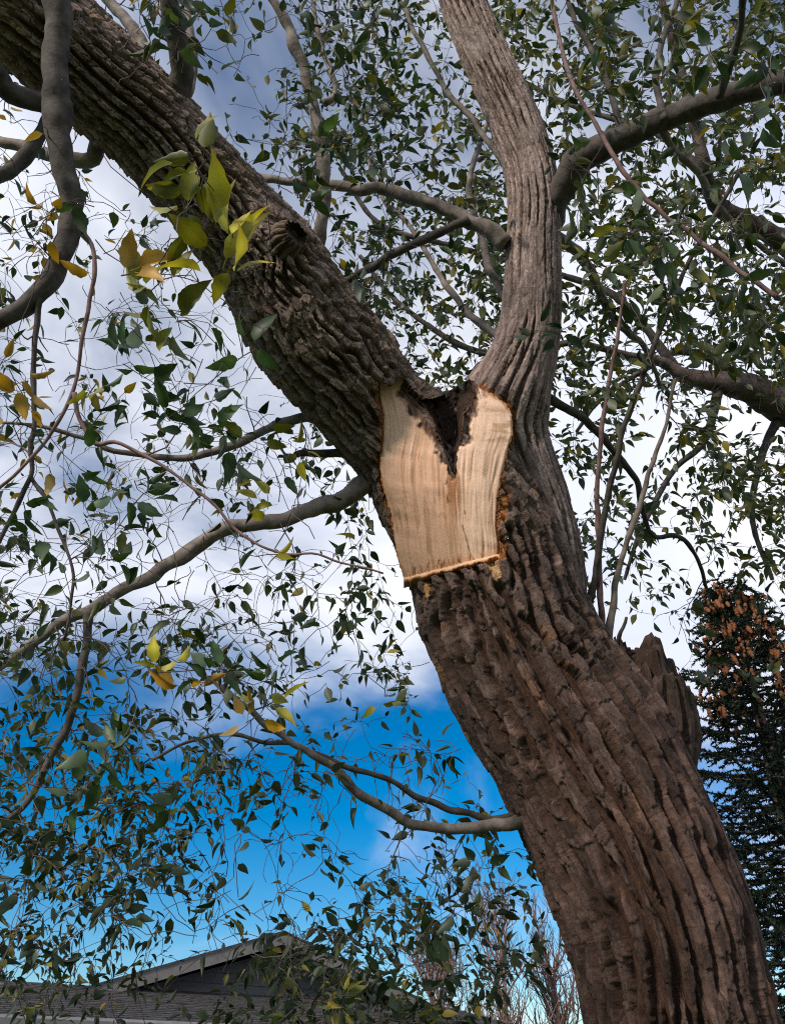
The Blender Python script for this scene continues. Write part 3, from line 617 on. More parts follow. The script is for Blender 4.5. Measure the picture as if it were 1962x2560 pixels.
for bi, (nm, p4) in enumerate(B2):
    q, s = spline(p4, step=0.03)
    sides = 24 if nm != 'branch' else 12
    if nm != 'branch': q[:, :3] += 0.02 * np.stack([noise3(q[:, :3] * 4, 300 + bi * 3 + k) for k in range(3)], 1)
    v, f4 = tube_arrays(q[:, :3], q[:, 3], sides, bi + 40, 0.16)
    mesh(nm, v, f4, M_DARKBRANCH if nm == 'branch' else M_LIMB2, willow2, True)
    m = slice(None) if nm == 'branch' else slice(len(q) // 3, None)
    pth = q[m][::2]; segs2_p.append(pth[:, :3]); segs2_r.append(pth[:, 3]); segs2_d.append(unit(np.gradient(pth[:, :3], axis=0)))

# ------------------------------------------------------------------ twigs and leaves
DENS = np.array([   # how leafy each part of the crown is
 [2, 2, 3, 4, 5, 4, 5, 7, 8, 8], [1, 1, 2, 4, 6, 5, 6, 7, 8, 8], [3, 2, 2, 3, 5, 5, 7, 7, 8, 8], [3, 3, 2, 2, 5, 6, 6, 7, 8, 8],
 [3, 4, 2, 3, 5, 5, 6, 6, 8, 8], [3, 4, 4, 4, 2, 3, 6, 6, 7, 7], [4, 4, 4, 3, 4, 2, 6, 7, 6, 6], [4, 4, 3, 3, 4, 2, 6, 7, 3, 3],
 [5, 4, 5, 4, 3, 3, 2, 2, 2, 3], [6, 6, 5, 4, 3, 2, 2, 0, 1, 2], [9, 8, 6, 3, 2, 3, 3, 0, 0, 2], [7, 6, 2.5, 1, 2.5, 6, 6, 0, 0, 2], [5, 4, 3, 5, 8, 7, 5, 0, 0, 2]], float)
def density(x, y):
    gx = np.clip(x / 196.2 - 0.5, 0, 8.999); gy = np.clip(y / 196.9 - 0.5, 0, 11.999)
    i, j = np.floor(gy).astype(int), np.floor(gx).astype(int); fy, fx = gy - i, gx - j
    return DENS[i, j] * (1 - fy) * (1 - fx) + DENS[i + 1, j] * fy * (1 - fx) + DENS[i, j + 1] * (1 - fy) * fx + DENS[i + 1, j + 1] * fy * fx
tq, _ = spline(tp, step=0.05); lq, _ = spline(topath(LIMB), step=0.05)
def segs(q):
    x, y, z = proj(q[:, :3]); return x, y, q[:, 3] * FPX / z, z
MASK = [segs(tq[tq[:, 2] > 1.4]), segs(lq), segs(spline(topath(STUB), step=0.05)[0])]
def infront(p, margin=8):
    """in front of the bole as the viewer sees it"""
    x, y, z = proj(p); hit = np.zeros(len(x), bool)
    for mx_, my_, mw_, mz_ in MASK:
        d = np.hypot(x[:, None] - mx_[None], y[:, None] - my_[None]) - mw_[None] - margin
        k = d.argmin(1); hit |= (d[np.arange(len(x)), k] < 0) & (z < mz_[k] + 0.15)
    return hit

KEEP = [([(1400, 480), (1472, 385), (1556, 342), (1653, 298), (1755, 260), (1909, 216), (2100, 170)], 40, 3.2), ([(2080, 1080), (1962, 1012), (1892, 976), (1799, 956), (1711, 941), (1653, 903)], 45, 5.2),
        ([(1962, 607), (1845, 543), (1781, 496), (1752, 409), (1734, 327)], 24, 5.1), ([(899, 1221), (817, 1262), (701, 1297), (596, 1314), (525, 1344), (438, 1402), (321, 1472)], 26, 2.9)]
def veiled(x, y, z):
    for pts, w, zz in KEEP:
        if z > zz: continue
        for (x1, y1), (x2, y2) in zip(pts[:-1], pts[1:]):
            dx, dy = x2 - x1, y2 - y1; t = min(1, max(0, ((x - x1) * dx + (y - y1) * dy) / (dx * dx + dy * dy)))
            if math.hypot(x - x1 - t * dx, y - y1 - t * dy) < w: return True
    return False
class Leaves:
    def __init__(s): s.b, s.d, s.n, s.l, s.c = [], [], [], [], []
    def add(s, b, d, n, l, c): s.b.append(b); s.d.append(d); s.n.append(n); s.l.append(l); s.c.append(c)
def leaf_colour(x, y, z):
    r = rng.random()
    if x < 330 and 150 < y < 1250 and r < 0.28: return np.array([0.30, 0.19, 0.02]) * rng.uniform(0.7, 1.1)
    if x > 1050 and y < 1500 and r > 0.6: return (np.array([0.10, 0.095, 0.016]) if r > 0.84 else np.array([0.065, 0.085, 0.045])) * rng.uniform(0.6, 1.2)
    if r < 0.05: return np.array([0.26, 0.20, 0.03]) * rng.uniform(0.7, 1.1)
    if r < 0.22: return np.array([0.068, 0.075, 0.013]) * rng.uniform(0.7, 1.2)
    if y > 1900: return np.array([0.015, 0.028, 0.009]) * rng.uniform(0.6, 1.4)
    if r < 0.45: return np.array([0.034, 0.054, 0.014]) * rng.uniform(0.7, 1.3)
    return np.array([0.016, 0.033, 0.010]) * rng.uniform(0.6, 1.4)

def grow(seg_p, seg_r, seg_d, targets, seed, maxlen=1.6, wind=0.0, allow_front=False, rscale=1.0):
    """attach a thin drooping twig from the nearest wood to each target; return tubes, leaves"""
    r = np.random.default_rng(seed)
    nodes = np.vstack(seg_p); dirs = np.vstack(seg_d); rad = np.concatenate(seg_r)
    T = np.array([t[:3] for t in targets]); leafy = np.array([t[3] for t in targets]); lsize = np.array([t[4] for t in targets])
    d0 = np.array([np.sqrt(((nodes - t) ** 2).sum(1).min()) for t in T]); order = np.argsort(d0)
    tubes = []; shoots = []
    buf_n, buf_d, buf_r = [nodes], [dirs], [rad]
    for ti in order:
        t = T[ti]
        if len(buf_n) > 1 and len(tubes) % 4 == 0:
            nodes = np.vstack(buf_n); dirs = np.vstack(buf_d); rad = np.concatenate(buf_r); buf_n, buf_d, buf_r = [nodes], [dirs], [rad]
        w = ((nodes - t) ** 2).sum(1)
        k = np.argmin(w * (1 + 0.5 * r.random(len(w)))); dist = math.sqrt(w[k])
        if dist < 0.05 or dist > maxlen: continue
        a = nodes[k]; dr = unit(t - a); st = unit(0.55 * dirs[k] * np.sign(dirs[k] @ dr + 1e-6) + 0.9 * dr + 0.35 * r.normal(size=3))
        en = unit(dr + np.array([0.4 * wind, 0, -0.55]) + 0.45 * r.normal(size=3))
        n = max(5, int(dist / 0.035)); u = np.linspace(0, 1, n)[:, None]
        h = (2 * u ** 3 - 3 * u ** 2 + 1) * a + (u ** 3 - 2 * u ** 2 + u) * st * dist * 1.15 + (-2 * u ** 3 + 3 * u ** 2) * t + (u ** 3 - u ** 2) * en * dist * 1.0
        wob = np.stack([noise3(h * 11 + 5.1 * kk + ti, seed + kk) for kk in range(3)], 1) * 0.016 + np.stack([noise3(h * 34 + ti, seed + 9 + kk) for kk in range(3)], 1) * 0.0045
        h = h + wob * np.minimum(u * 4, 1)
        if not allow_front and infront(h).mean() > 0.12: continue
        r0 = min(rad[k] * 0.6, (0.0021 + 0.0016 * dist) * rscale); r1 = 0.0011 * rscale
        rr = np.maximum(r0 + (r1 - r0) * u[:, 0] ** 0.8, 0.0009)
        tubes.append((h, rr)); dd = unit(np.gradient(h, axis=0))
        buf_n.append(h[1:]); buf_d.append(dd[1:]); buf_r.append(rr[1:])
        shoots.append((h, dd, rr, leafy[ti], lsize[ti], 1.0))
        ns = r.poisson(1.2 + dist * 5.5)
        for _ in range(ns):
            j = r.integers(max(1, n // 6), n); ln = r.uniform(0.05, 0.24)
            m = max(4, int(ln / 0.028)); v = unit(dd[j] * 0.8 + r.normal(size=3) * 0.75); pth = [h[j]]
            for q in range(m):
                v = unit(v + 0.30 * r.normal(size=3) + np.array([0.12 * wind, 0, -0.10])); pth.append(pth[-1] + v * ln / m)
            pth = np.array(pth)
            if not allow_front and infront(pth).any(): continue
            r2 = np.linspace(min(rr[j] * 0.8, 0.0019 * rscale), 0.0009 * rscale, len(pth))
            tubes.append((pth, r2)); shoots.append((pth, unit(np.gradient(pth, axis=0)), r2, leafy[ti], lsize[ti], 0.0))
            buf_n.append(pth[1:]); buf_d.append(unit(np.gradient(pth, axis=0))[1:]); buf_r.append(r2[1:])
    return tubes, shoots
def dress(shoots, seed, wind, L_, allow_front=False, col=None, spacing=0.024):
    r = np.random.default_rng(seed)
    for h, dd, rr, leafy, ls, main in shoots:
        ln = np.linalg.norm(np.diff(h, axis=0), axis=1).sum(); k = max(2, int(ln / spacing)); side = 1
        for q in range(k + 1):
            f = (q + r.uniform(-0.3, 0.3)) / k
            if main and f < 0.55 - 0.3 * leafy: continue
            f = min(max(f, 0.04), 1.0); j = f * (len(h) - 1); i = min(int(j), len(h) - 2)
            b = h[i] + (h[i + 1] - h[i]) * (j - i); x, y, z = proj(b)
            pr = leafy if leafy > 0.95 else leafy * (0.35 + 0.65 * min(1, float(density(x, y)) / 7))
            if r.random() > pr: continue
            t = dd[i]; s = unit(np.cross(t, r.normal(size=3))); side = -side
            d = unit(0.55 * t + 0.75 * side * s + np.array([0.75 * wind, 0.1 * wind, -0.28 + 0.25 * wind]) + 0.35 * r.normal(size=3))
            nn = r.normal(size=3) * 0.75 + np.array([0, 0, 0.9]); nn = unit(nn - d * (nn @ d))
            if r.random() < 0.8 and veiled(x, y, z): continue
            l = ls * r.uniform(0.45, 1.2); tip = b + d * l
            if not allow_front and infront(np.array([b, tip, b + d * l * 0.5]), 3).any(): continue
            L_.add(b, d, nn, l, leaf_colour(x, y, z) if col is None else col(r))
def make_targets(n, xr, yr, zr, seed, leafy, ls, power=1.0):
    r = np.random.default_rng(seed); out = []
    while len(out) < n:
        x, y = r.uniform(*xr), r.uniform(*yr); d = float(density(np.array(x), np.array(y)))
        if r.random() > (d / 8) ** power: continue
        z = r.uniform(*zr); p = P(x, y, z)
        if p[2] < 1.2: continue
        if infront(p[None], 20)[0]: continue
        out.append((p[0], p[1], p[2], leafy if not callable(leafy) else leafy(x, y), ls))
    return out
def tubes_mesh(name, tubes, mat, parent, sides=4):
    vs, fs, o = [], [], 0
    for h, rr in tubes:
        v, f = tube_arrays(h, rr, sides); vs.append(v); fs.append(f + o); o += len(v)
    ob = mesh(name, np.vstack(vs), np.vstack(fs), mat, parent, True); ob['kind'] = 'stuff'; return ob
def leaf_template(st, fold, curl, twist):
    ts = np.linspace(0, 1, st + 2); prof = np.interp(ts, [0, 0.06, 0.2, 0.36, 0.55, 0.75, 0.9, 1], [0, 0.5, 0.88, 1.0, 0.88, 0.52, 0.2, 0])
    v, f = [], []
    for t, w in zip(ts, prof):
        zc = -curl * t * t; hw = w * 0.26; tw = twist * (t - 0.4); hw *= 1 + (0.10 * math.sin(t * 23 + twist * 9) if st > 6 else 0)
        for sgn in (-1, 0, 1):
            yy = sgn * hw * math.cos(fold); zz = abs(sgn) * hw * math.sin(fold)
            yy, zz = yy * math.cos(tw) - zz * math.sin(tw), yy * math.sin(tw) + zz * math.cos(tw)
            v.append((t, yy, zc + zz))
    for i in range(len(ts) - 1):
        a = i * 3; f += [(a, a + 3, a + 4, a + 1), (a + 1, a + 4, a + 5, a + 2)]
    # the stalk
    o = len(v); v += [(-0.22, -0.008, 0.02), (-0.22, 0.008, 0.02), (0.02, 0.008, 0), (0.02, -0.008, 0)]; f.append((o, o + 1, o + 2, o + 3))
    return np.array(v), np.array(f)
TEMPL = [leaf_template(4, fo, cu, tw) for fo, cu, tw in [(0.35, 0.12, 0.2), (0.6, 0.22, -0.5), (0.2, 0.05, 0.6), (0.75, 0.32, 0.1), (0.45, -0.1, -0.2), (0.3, 0.4, 0.4), (1.1, 0.2, 0.3), (0.15, 0.5, -0.9), (0.9, 0.45, 0.7)]]
FINE = [leaf_template(11, fo, cu, tw) for fo, cu, tw in [(0.35, 0.12, 0.2), (0.55, 0.22, -0.5), (0.2, 0.08, 0.6), (0.7, 0.3, 0.1), (0.4, -0.1, -0.3), (0.3, 0.42, 0.5), (1.0, 0.25, 0.3), (0.2, 0.5, -0.9), (0.8, 0.15, 0.8)]]
def leaves_mesh(name, L_, idx, parent):
    vs, fs, cs, o = [], [], [], 0
    B, Dd, Nn, Ll, Cc = (np.array(a)[idx] for a in (L_.b, L_.d, L_.n, L_.l, L_.c))
    kk = np.arange(len(B)) % len(TEMPL); S = np.cross(Nn, Dd)
    for k, (tv, tf) in enumerate(TEMPL):
        m = kk == k
        if not m.any(): continue
        p = B[m][:, None] + Ll[m][:, None, None] * (tv[None, :, :1] * Dd[m][:, None] + tv[None, :, 1:2] * S[m][:, None] + tv[None, :, 2:] * Nn[m][:, None])
        p = p + (0.22 * Ll[m][:, None] * Dd[m])[:, None]
        nv = len(tv); cnt = m.sum()
        vs.append(p.reshape(-1, 3)); fs.append((tf[None] + (o + np.arange(cnt) * nv)[:, None, None]).reshape(-1, 4)); o += cnt * nv
        cs.append(np.repeat(Cc[m], nv, 0))
    ob = mesh(name, np.vstack(vs), np.vstack(fs), M_LEAF, parent, True, np.vstack(cs)); ob['kind'] = 'stuff'; return ob
leaf_meshes = {}
def leaf_objects(L_, idx, parent):
    pinv = Matrix.Translation(parent.location).inverted()
    for i in idx:
        k = i % len(FINE); c = L_.c[i]; key = (k, tuple(np.round(c * 40).astype(int)))
        if key not in leaf_meshes:
            tv, tf = FINE[k]; tv = tv + [0.22, 0, 0]
            cc = np.tile(c, (len(tv), 1)); 
            cc = cc * (1 + 0.25 * np.sin(tv[:, :1] * 9 + k)) + np.outer(smooth(0.6, 1.2, tv[:, 0]), np.array([0.04, 0.015, 0.0])) * (c[0] / 0.15)
            cc[1:-4:3] *= 1.35      # paler midrib
            me = bpy.data.meshes.new('leaf'); me.from_pydata(tv.tolist(), [], [tuple(map(int, f)) for f in tf])
            at = me.color_attributes.new('col', 'FLOAT_COLOR', 'POINT'); a4 = np.ones((len(tv), 4), np.float32); a4[:, :3] = cc; at.data.foreach_set('color', a4.ravel())
            me.polygons.foreach_set('use_smooth', np.ones(len(me.polygons), bool)); me.materials.append(M_LEAF); leaf_meshes[key] = me
        o = bpy.data.objects.new('leaf', leaf_meshes[key]); COL.objects.link(o)
        d, nn = L_.d[i], L_.n[i]; s = np.cross(nn, d); l = L_.l[i]; b = L_.b[i]
        o.parent = parent; o.matrix_parent_inverse = pinv
        o.matrix_basis = Matrix([[d[0] * l, s[0] * l, nn[0] * l, b[0]], [d[1] * l, s[1] * l, nn[1] * l, b[1]], [d[2] * l, s[2] * l, nn[2] * l, b[2]], [0, 0, 0, 1]])

LV = Leaves()
# mid-distance crown of the main willow
tg = make_targets(330, (-80, 1000), (-60, 1600), (2.0, 3.6), 21, 0.42, 0.062, 0.6)
tg += make_targets(290, (-80, 900), (1550, 2620), (2.0, 3.4), 22, 0.9, 0.047, 2.0)
tg += make_targets(160, (-80, 750), (350, 1750), (1.9, 3.4), 27, 0.06, 0.055, 0.2)
tg += make_targets(110, (500, 1150), (1850, 2400), (2.3, 3.2), 28, 0.15, 0.055, 0.1)
tg += make_targets(210, (800, 1330), (-60, 1500), (3.1, 4.4), 23, 0.75, 0.06)
tg += make_targets(110, (850, 1420), (1350, 2620), (2.7, 4.2), 24, 0.75, 0.06, 1.5)
tg += make_targets(200, (1300, 2050), (-60, 1000), (2.4, 4.2), 25, 0.7, 0.06)
tg += make_targets(110, (1330, 2050), (700, 1750), (3.0, 4.3), 26, 0.75, 0.064)
tg += make_targets(30, (1350, 2050), (-60, 800), (2.0, 3.0), 29, 0.8, 0.06)
tg += make_targets(45, (640, 1250), (2250, 2640), (2.5, 3.5), 30, 0.95, 0.062)
tg += make_targets(120, (-80, 800), (1600, 2500), (2.0, 3.2), 33, 0.4, 0.05, 1.6)
tubes, shoots = grow(segs_p, segs_r, segs_d, tg, 41, 1.7, 0.15, rscale=1.3)
WINDY = lambda p: 0.5 if proj(p)[0] > 1150 else 0.05
for s in shoots: dress([s], int(rng.integers(1 << 30)), WINDY(s[0][0]), LV)
# near sprays hanging in front, by the left limb and over the sky
CL = [  # x, y, distance, leaves, colour
 (505, 400, 1.32, 7, 'o'), (480, 500, 1.35, 8, 'o'), (590, 640, 1.33, 7, 'y'), (545, 700, 1.35, 4, 'y'), (300, 690, 1.36, 4, 'Y'), (380, 730, 1.38, 6, 'o'), (430, 800, 1.42, 5, 'o'),
 (310, 905, 1.6, 7, 'g'), (350, 980, 1.6, 7, 'g'), (240, 960, 1.6, 4, 'o'), (430, 1040, 1.6, 6, 'g'), (630, 880, 1.5, 5, 'g'), (572, 1121, 1.7, 7, 'g'), (500, 1080, 1.7, 5, 'g'), (210, 1170, 1.7, 5, 'g'), (339, 1238, 1.7, 7, 'g'),
 (215, 1290, 1.7, 5, 'g'), (700, 1267, 1.75, 4, 'y'), (260, 1400, 1.8, 5, 'g'), (671, 1401, 1.9, 2, 'y'), (690, 1670, 1.75, 5, 'g'), (525, 1690, 1.6, 6, 'g'), (467, 1735, 1.6, 4, 'Y'), (400, 1670, 1.6, 4, 'y'), (619, 1810, 1.7, 4, 'Y'),
 (660, 1745, 1.7, 4, 'y'), (300, 1857, 1.6, 7, 'g'), (250, 1900, 1.6, 6, 'g'), (537, 1880, 1.65, 5, 'g'), (444, 2009, 1.7, 5, 'g'), (210, 1980, 1.7, 5, 'g'), (958, 1752, 2.1, 4, 'o'), (1343, 845, 2.1, 4, 'd'), (1405, 830, 2.1, 4, 'd'),
 (1120, 940, 2.6, 6, 'g'), (640, 1080, 1.7, 3, 'o'), (740, 1130, 1.9, 3, 'y'), (60, 1000, 1.7, 5, 'Y'), (30, 930, 1.7, 4, 'Y'), (100, 560, 1.9, 3, 'Y'), (340, 30, 2.0, 4, 'Y'), (380, 100, 2.0, 6, 'd'), (60, 1250, 1.7, 5, 'g'), (120, 1340, 1.7, 4, 'g'),
 (1900, 300, 1.6, 6, 'd'), (1850, 420, 1.6, 5, 'd'), (1930, 130, 1.7, 6, 'd'), (1780, 160, 1.8, 6, 'd'), (1640, 110, 2.0, 6, 'd'), (1480, 90, 2.0, 6, 'd'), (1390, 400, 2.5, 4, 'd'), (1850, 680, 1.8, 5, 'd'), (1600, 830, 2.0, 4, 'd'), (1930, 820, 1.8, 5, 'd'),
 (800, 2150, 2.0, 5, 'd'), (1150, 2280, 2.1, 8, 'd'), (1200, 2160, 2.1, 8, 'd'), (1060, 2330, 2.1, 8, 'd'), (1120, 2440, 2.2, 7, 'd'), (960, 2440, 2.2, 8, 'd'), (860, 2500, 2.2, 8, 'o'), (300, 2300, 1.9, 7, 'd'), (120, 2380, 1.9, 7, 'd'), (60, 2200, 1.9, 7, 'd'), (560, 2250, 2.0, 5, 'd'),
]
CLC = {'o': lambda r: np.array([0.125, 0.130, 0.018]) * r.uniform(0.6, 1.3), 'y': lambda r: np.array([0.32, 0.29, 0.024]) * r.uniform(0.6, 1.1), 'Y': lambda r: np.array([0.40, 0.22, 0.02]) * r.uniform(0.6, 1.1),
       'g': lambda r: np.array([0.030, 0.060, 0.022]) * r.uniform(0.6, 1.4), 'd': lambda r: np.array([0.018, 0.036, 0.013]) * r.uniform(0.6, 1.3)}
sp = segs_p + [h for h, rr in tubes[::2]]; sr = segs_r + [rr for h, rr in tubes[::2]]; sdd = segs_d + [unit(np.gradient(h, axis=0)) for h, rr in tubes[::2]]
ct = []
for cx, cy, cz, nl, cc in CL:
    p = P(cx, cy, cz); ct.append((p[0], p[1], p[2], 0.0, 0.07))
nt_, _s = grow(sp, sr, sdd, ct, 77, 3.0, 0.0, True, 1.15)
tubes += nt_
r = np.random.default_rng(9)
for cx, cy, cz, nl, cc in CL:
    c0 = P(cx, cy, cz)
    for q in range(nl):
        b = c0 + r.normal(size=3) * 0.012
        a = r.uniform(0, 2 * math.pi); d = unit(np.array([math.cos(a), 0, 0]) + UPV * (math.sin(a) - (0.1 if cc not in 'oyY' else -0.35)) + FWD * r.normal() * 0.5)
        nn = -FWD * r.uniform(0.3, 1.0) + r.normal(size=3) * 0.6; nn = unit(nn - d * (nn @ d)) * (1 if r.random() < 0.6 else -1)
        b = b + d * 0.012
        LV.add(b, d, nn, r.uniform(0.05, 0.08) * (1.0 if cz < 1.9 else 0.9) * (1.08 if cz < 1.5 else 0.85), CLC[cc](r))
def finish(L_, tubes, parent, n_single):
    B = np.array(L_.b); Ll = np.array(L_.l); x, y, z = proj(B)
    on = (x > -20) & (x < W0 + 20) & (y > -20) & (y < H0 + 20)
    size = np.where(on, Ll / z, 0); order = np.argsort(-size)
    leaf_objects(L_, order[:n_single], parent)
    leaves_mesh('crown', L_, order[n_single:], parent)
    tubes_mesh('twigs', tubes, M_TWIG, parent)
finish(LV, tubes, willow, 295)
print('willow leaves', len(LV.b), 'twigs', len(tubes))
# crown of the second willow
LV2 = Leaves()
tg = make_targets(390, (1180, 2080), (-60, 1500), (4.4, 6.2), 31, 0.95, 0.072)
tg += make_targets(190, (700, 1300), (0, 1050), (4.8, 6.6), 32, 0.85, 0.074)
tubes2, shoots2 = grow(segs2_p, segs2_r, segs2_d, tg, 51, 2.6, 0.4, rscale=1.3)
for s in shoots2: dress([s], int(rng.integers(1 << 30)), 0.6, LV2, spacing=0.03)
finish(LV2, tubes2, willow2, 295)
print('second willow leaves', len(LV2.b), 'twigs', len(tubes2))

# ------------------------------------------------------------------ spruce hung with cones, behind the trunk
top = P(1803, 1452, 8.6)
spruce = thing('spruce_tree', (top[0], top[1], 0), 'dark spruce hung with rusty brown cones, behind the trunk at the right', 'tree')
q = np.array([[top[0], top[1], -0.2, 0.16], [top[0], top[1], top[2] * 0.5, 0.1], [top[0], top[1], top[2] - 1, 0.035], [top[0], top[1], top[2], 0.008]]); q, _ = spline(q, step=0.12)
v, f4 = tube_arrays(q[:, :3], q[:, 3], 12, 5, 0.1); mesh('trunk', v, f4, M_BAREBARK, spruce, True)
r = np.random.default_rng(3)
nb_, nt2, cones = [], [], []
h = 0.12; 
while h < top[2] - 0.3:
    ln = min(2.2, 0.16 + 0.40 * h ** 0.9); k = 5 if h < 4.2 else 8
    for j in range(k):
        a = j * 2 * math.pi / k + r.uniform(0, 0.8); up = 0.65 - 0.16 * min(h, 6)
        d = np.array([math.cos(a), math.sin(a), 0]); m = 8; u = np.linspace(0, 1, m)[:, None]
        ll = ln * r.uniform(0.75, 1.1)
        pth = np.array([top[0], top[1], top[2] - h]) + d * ll * u + np.array([0, 0, 1]) * (up * u * ll * 0.6 - 0.25 * ll * u * (1 - u) - 0.05 * ll)
        nb_.append((pth, np.linspace(0.012, 0.004, m)))
        stems = [(pth, 1.0)]
        for sidx in range(int(3 + ll * 7)):
            t = r.uniform(0.15, 0.98); i = min(int(t * (m - 1)), m - 2); b = pth[i] + (pth[i + 1] - pth[i]) * (t * (m - 1) - i)
            sd_ = np.cross(d, [0, 0, 1]) * r.choice([-1, 1]); dd = unit(d * 0.8 + sd_ * 0.8 + np.array([0, 0, r.uniform(-0.5, 0.25)])); l2 = r.uniform(0.10, 0.32) * (1 - 0.35 * t)
            stems.append((np.array([b, b + dd * l2 * 0.5, b + dd * l2 + np.array([0, 0, -0.03])]), 0.7)); nb_.append((stems[-1][0], np.array([0.005, 0.004, 0.003])))
        dense = 1.0 if h < 5 else 0.5
        for pth2, sc in stems:
            L2 = np.linalg.norm(np.diff(pth2, axis=0), axis=1).sum(); n = int(L2 * 300 * dense)
            if n < 1: continue
            t = r.random(n) * (len(pth2) - 1.001); i = t.astype(int); b = pth2[i] + (pth2[i + 1] - pth2[i]) * (t - i)[:, None]; dd = unit(pth2[i + 1] - pth2[i])
            nd = unit(dd * 0.7 + r.normal(size=(n, 3)) * 0.75 + [0, 0, 0.15]); sd2 = unit(np.cross(nd, r.normal(size=(n, 3)))) * 0.008
            tip = b + nd * r.uniform(0.025, 0.045, size=(n, 1)); nt2.append(np.stack([b - sd2, b + sd2, tip], 1))
        if h < 3.6 and h > 0.15:
            for _ in range(r.poisson(3.0 if h < 1.6 else 0.5)):
                t = r.uniform(0.5, 1.0); i = min(int(t * (m - 1)), m - 2); cones.append((pth[i] + r.normal(size=3) * 0.035 + [0, 0, -0.01], r.uniform(0.10, 0.14)))
    h += 0.075 if h < 4.2 else 0.2
tubes_mesh('twigs', nb_, M_TWIG, spruce, 4)
print('needles', sum(len(a) for a in nt2)); nv = np.concatenate(nt2).reshape(-1, 3); o = mesh('crown', nv, np.arange(len(nv)).reshape(-1, 3), M_NEEDLE, spruce); o['kind'] = 'stuff'
# cone: overlapping scales round a spindle
cv, cf = [], []; rows_, sds = 9, 9
for i in range(rows_):
    t = i / (rows_ - 1); rr = 0.19 * math.sin(math.pi * (0.12 + 0.84 * t)) ** 0.7
    for j in range(sds):
        a = 2 * math.pi * (j + 0.5 * (i % 2)) / sds; w = 1.14 if i % 2 else 0.88; cv.append((rr * w * math.cos(a), rr * w * math.sin(a), -t))
for i in range(rows_ - 1):
    for j in range(sds): cf.append((i * sds + j, i * sds + (j + 1) % sds, (i + 1) * sds + (j + 1) % sds, (i + 1) * sds + j))
cf += [tuple(range(sds)), tuple(range((rows_ - 1) * sds, rows_ * sds))[::-1]]
cm = bpy.data.meshes.new('cone'); cm.from_pydata(cv, [], cf); cm.materials.append(M_CONE)
cx_, cy_, cz_ = proj(np.array([c[0] for c in cones])); near = [c for c, x, y, dpt in zip(cones, cx_, cy_, cz_) if x < 2010 and dpt < cz_.mean() + 0.9][:290]
for p, l in near:
    o = bpy.data.objects.new('cone', cm); COL.objects.link(o); o.parent = spruce; o.matrix_parent_inverse = Matrix.Translation(spruce.location).inverted()
    o.location = p; o.scale = (l, l, l); o.rotation_euler = (r.normal() * 0.35, r.normal() * 0.35, r.uniform(0, 6))
print('cones', len(near))

# ------------------------------------------------------------------ house with a low gable
PHI = math.radians(32); SLOPE = 0.315
dv = np.array([math.cos(PHI), math.sin(PHI), 0]); nv_ = np.array([math.sin(PHI), -math.cos(PHI), 0])     # along the gable; towards the viewer
ray = P(710, 2332, 1.0) - CAM; peak = CAM + ray * 15 / np.linalg.norm(ray[:2])
house = thing('house', (peak[0], peak[1], 0), 'low grey gabled house beyond the hanging willow twigs', 'house')
def H(w, out, zz): return peak[:2].tolist() and (np.array([peak[0], peak[1], 0]) + dv * w + nv_ * out + np.array([0, 0, zz]))
pz = peak[2]; HALF = 5.6; OVER = 0.55
def prism(name, sect, axis_from, axis_to, mat, parent):
    """sect: list of (w, z); extruded along the house depth from axis_from to axis_to"""
    n = len(sect); v = [H(w, axis_from, zz) for w, zz in sect] + [H(w, axis_to, zz) for w, zz in sect]
    f = [tuple(range(n)), tuple(range(2 * n - 1, n - 1, -1))] + [(i, i + n, (i + 1) % n + n, (i + 1) % n) for i in range(n)]
    return mesh(name, np.array(v), f, mat, parent)
wall = prism('wall', [(-HALF + 0.4, 0), (HALF - 0.4, 0), (HALF - 0.4, pz - SLOPE * HALF), (0, pz - 0.24), (-HALF + 0.4, pz - SLOPE * HALF)], -OVER, -9, M_SIDING, house)
k = 0
zz = 2.3
while zz < pz - 0.3:
    hw = min(HALF - 0.4, (pz - 0.27 - zz) / SLOPE)
    hw2 = max(0.02, min(HALF - 0.4, (pz - 0.27 - zz - 0.15) / SLOPE))
    v = [H(-hw, -OVER + 0.022, zz), H(hw, -OVER + 0.022, zz), H(hw2, -OVER + 0.004, zz + 0.155), H(-hw2, -OVER + 0.004, zz + 0.155), H(-hw, -OVER - 0.01, zz), H(hw, -OVER - 0.01, zz)]
    mesh('siding_board', np.array(v), [(0, 1, 2, 3), (4, 5, 1, 0)], M_SIDING, wall); zz += 0.152
for sgn, in ((-1,), (1,)):
    a, b = (0, pz), (sgn * (HALF + 0.5), pz - SLOPE * (HALF + 0.5))
    roof = prism('roof', [a, b, (b[0], b[1] - 0.10), (0, pz - 0.10)], -0.05, -9.2, M_SHINGLE, house)
    prism('fascia_board', [(0, pz + 0.01), (b[0], b[1] + 0.01), (b[0], b[1] - 0.17), (0, pz - 0.17)], 0.0, -0.045, M_FASCIA, roof)
    prism('soffit', [(0, pz - 0.105), (b[0], b[1] - 0.105), (b[0], b[1] - 0.13), (0, pz - 0.13)], -0.05, -OVER + 0.02, M_SOFFIT, roof)
    prism('drip_edge', [(0, pz + 0.035), (b[0], b[1] + 0.035), (b[0], b[1] + 0.012), (0, pz + 0.012)], 0.02, -0.1, M_SHINGLE, roof)
